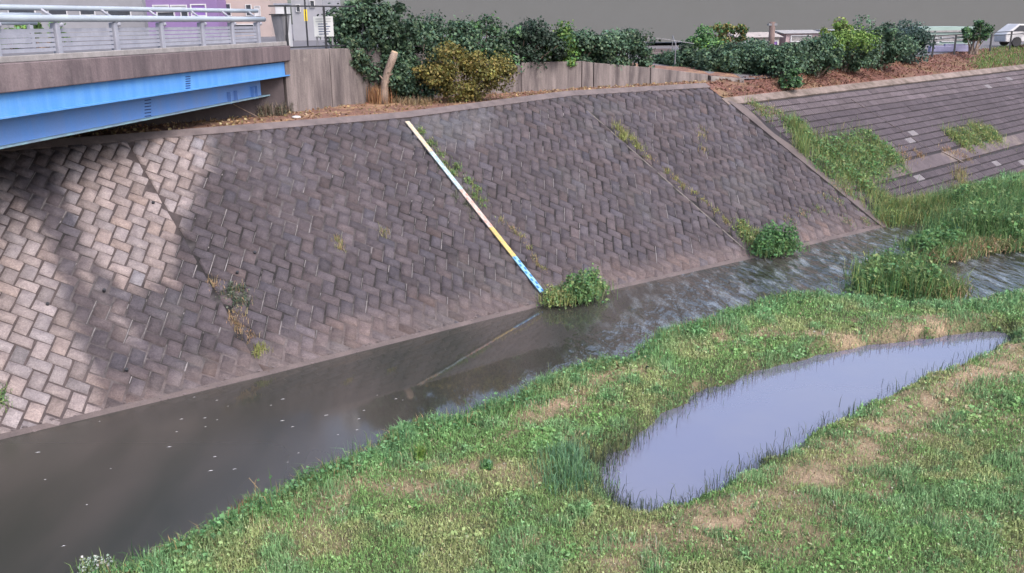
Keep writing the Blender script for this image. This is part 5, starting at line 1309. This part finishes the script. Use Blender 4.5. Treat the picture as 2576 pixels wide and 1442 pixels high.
for k, (fx, fw) in enumerate([(0.0, 0.8), (0.0, 0.8), (-0.02, 0.5), (0.02, 0.62), (0.0, 0.55), (0.02, 0.6), (0.0, 0.5)]):
    z = p0[2] - (p0[2] - p1[2]) * (0.12 + 0.125 * k)
    mb = MB(); mb.box((cxb[0] + fx, cxb[1] - 0.023, z), ((p1[0] - p0[0]) * fw, 0.004, 0.022 if k > 1 else 0.012)); mb.build('text_line', M['mark'] if k > 1 else M['galv'], nb_)
for sx in (-0.8, 0.8):
    mb = MB(); mb.box((cxb[0] + sx * (p1[0] - p0[0]) / 2, cxb[1] + 0.05, (p0[2] + ztl) / 2), (0.05, 0.05, p0[2] - ztl)); mb.build('leg', M['galv'], nb_)
ys = empty('yellow_sign', aty(768, 55, 33), 'narrow yellow hanging sign behind the abutment fence', 'sign')
a, b = aty(764, 24, 33), aty(774, 53, 33)
mb = MB(); mb.box((a + b) / 2, (b[0] - a[0], 0.04, a[2] - b[2])); mb.build('panel', mat('yellow_paint', (0.75, 0.55, 0.03), rough=0.5), ys)
mb = MB(); mb.tube([((a + b) / 2)[0:2].tolist() + [a[2] + 0.8], ((a + b) / 2)[0:2].tolist() + [6.0]], 0.03, 6); mb.build('pole', M['darkmetal'], ys)
# roadside hedge beyond the bridge and white cabinet
for k, (x, y, lb) in enumerate([(30, 62, 'low green roadside shrub beyond the bridge at far left'), (100, 62, 'low green roadside shrub beside the first railing post')]):
    p = aty(x, y, 36); bush('roadside_shrub', lb, 'shrub', np.array([p[0], p[1], 6.2]), ((0, 0, 0.55), (1.1, 0.6, 0.5)), 14, 1600, 0.10, LTGREEN + MIDGREEN)
cb = empty('white_cabinet', aty(708, 40, 33), 'white roadside cabinet behind the railing end post', 'cabinet')
a, b = aty(690, 13, 33), aty(724, 60, 33)
mb = MB(); mb.box(((a[0] + b[0]) / 2, 33.3, (a[2] + 6.2) / 2), (b[0] - a[0], 0.5, a[2] - 6.2)); mb.build('body', M['white'], cb, bevel=0.02)
mb = MB(); mb.box(((a[0] + b[0]) / 2, 33.3, a[2] + 0.03), (b[0] - a[0] + 0.08, 0.6, 0.05)); mb.build('lid', M['rail'], cb)

# ================================================================== SMALL THINGS
# foam flecks on the stream
mb = MB(); frng = random.Random(4)
for k in range(46):
    if k < 26: x, y = frng.uniform(380, 1080), frng.uniform(985, 1200)
    else: x, y = frng.uniform(80, 900), frng.uniform(1040, 1380)
    if signed_dist([onz(x, y, 0)[:2]], BANK)[0] > -0.3: continue
    p = onz(x, y, 0.006); s = frng.uniform(0.01, 0.028)
    mb.add([p + [-s * 1.6, -s * 0.6, 0], p + [0, -s * 0.5, 0.004], p + [s * 1.6, s * 0.5, 0], p + [0, s * 0.5, 0.004]], [(0, 1, 2, 3)])
tag(mb.build('foam_flecks', M['white']), 'white foam flecks drifting on the dark stream', 'foam', kind='stuff')
# scattered pebble line at the wall foot
mb = MB()
for k in range(240):
    u = frng.uniform(SU[1] - 1, UEND); p = wallp(u, frng.uniform(-0.05, 0.12))[0]; s = frng.uniform(0.015, 0.05)
    mb.sphere(p + [0, 0, 0.02], s, 5, 3, (1.4, 1, 0.6), (0.5 + 0.5 * frng.random(),) * 3)
tag(mb.build('waterline_pebbles', M['coping'], color=True), 'thin line of grit and pebbles along the wall foot', 'pebbles', kind='stuff')
wl = onz(228 + 500, 289, 4.42)
mb = MB(); mb.sphere(onz(745, 295, 4.42), 0.09, 8, 5, (1.6, 1, 0.5)); tag(mb.build('white_litter', M['white'], smoothf=True), 'crumpled white litter on the berm below the abutment corner', 'litter')
mb = MB(); mb.sphere(onz(2553, 1388, 0.2), 0.04, 8, 5, (1.5, 1, 0.6)); tag(mb.build('white_litter', M['white'], smoothf=True), 'scrap of white litter in the grass at lower right', 'litter')
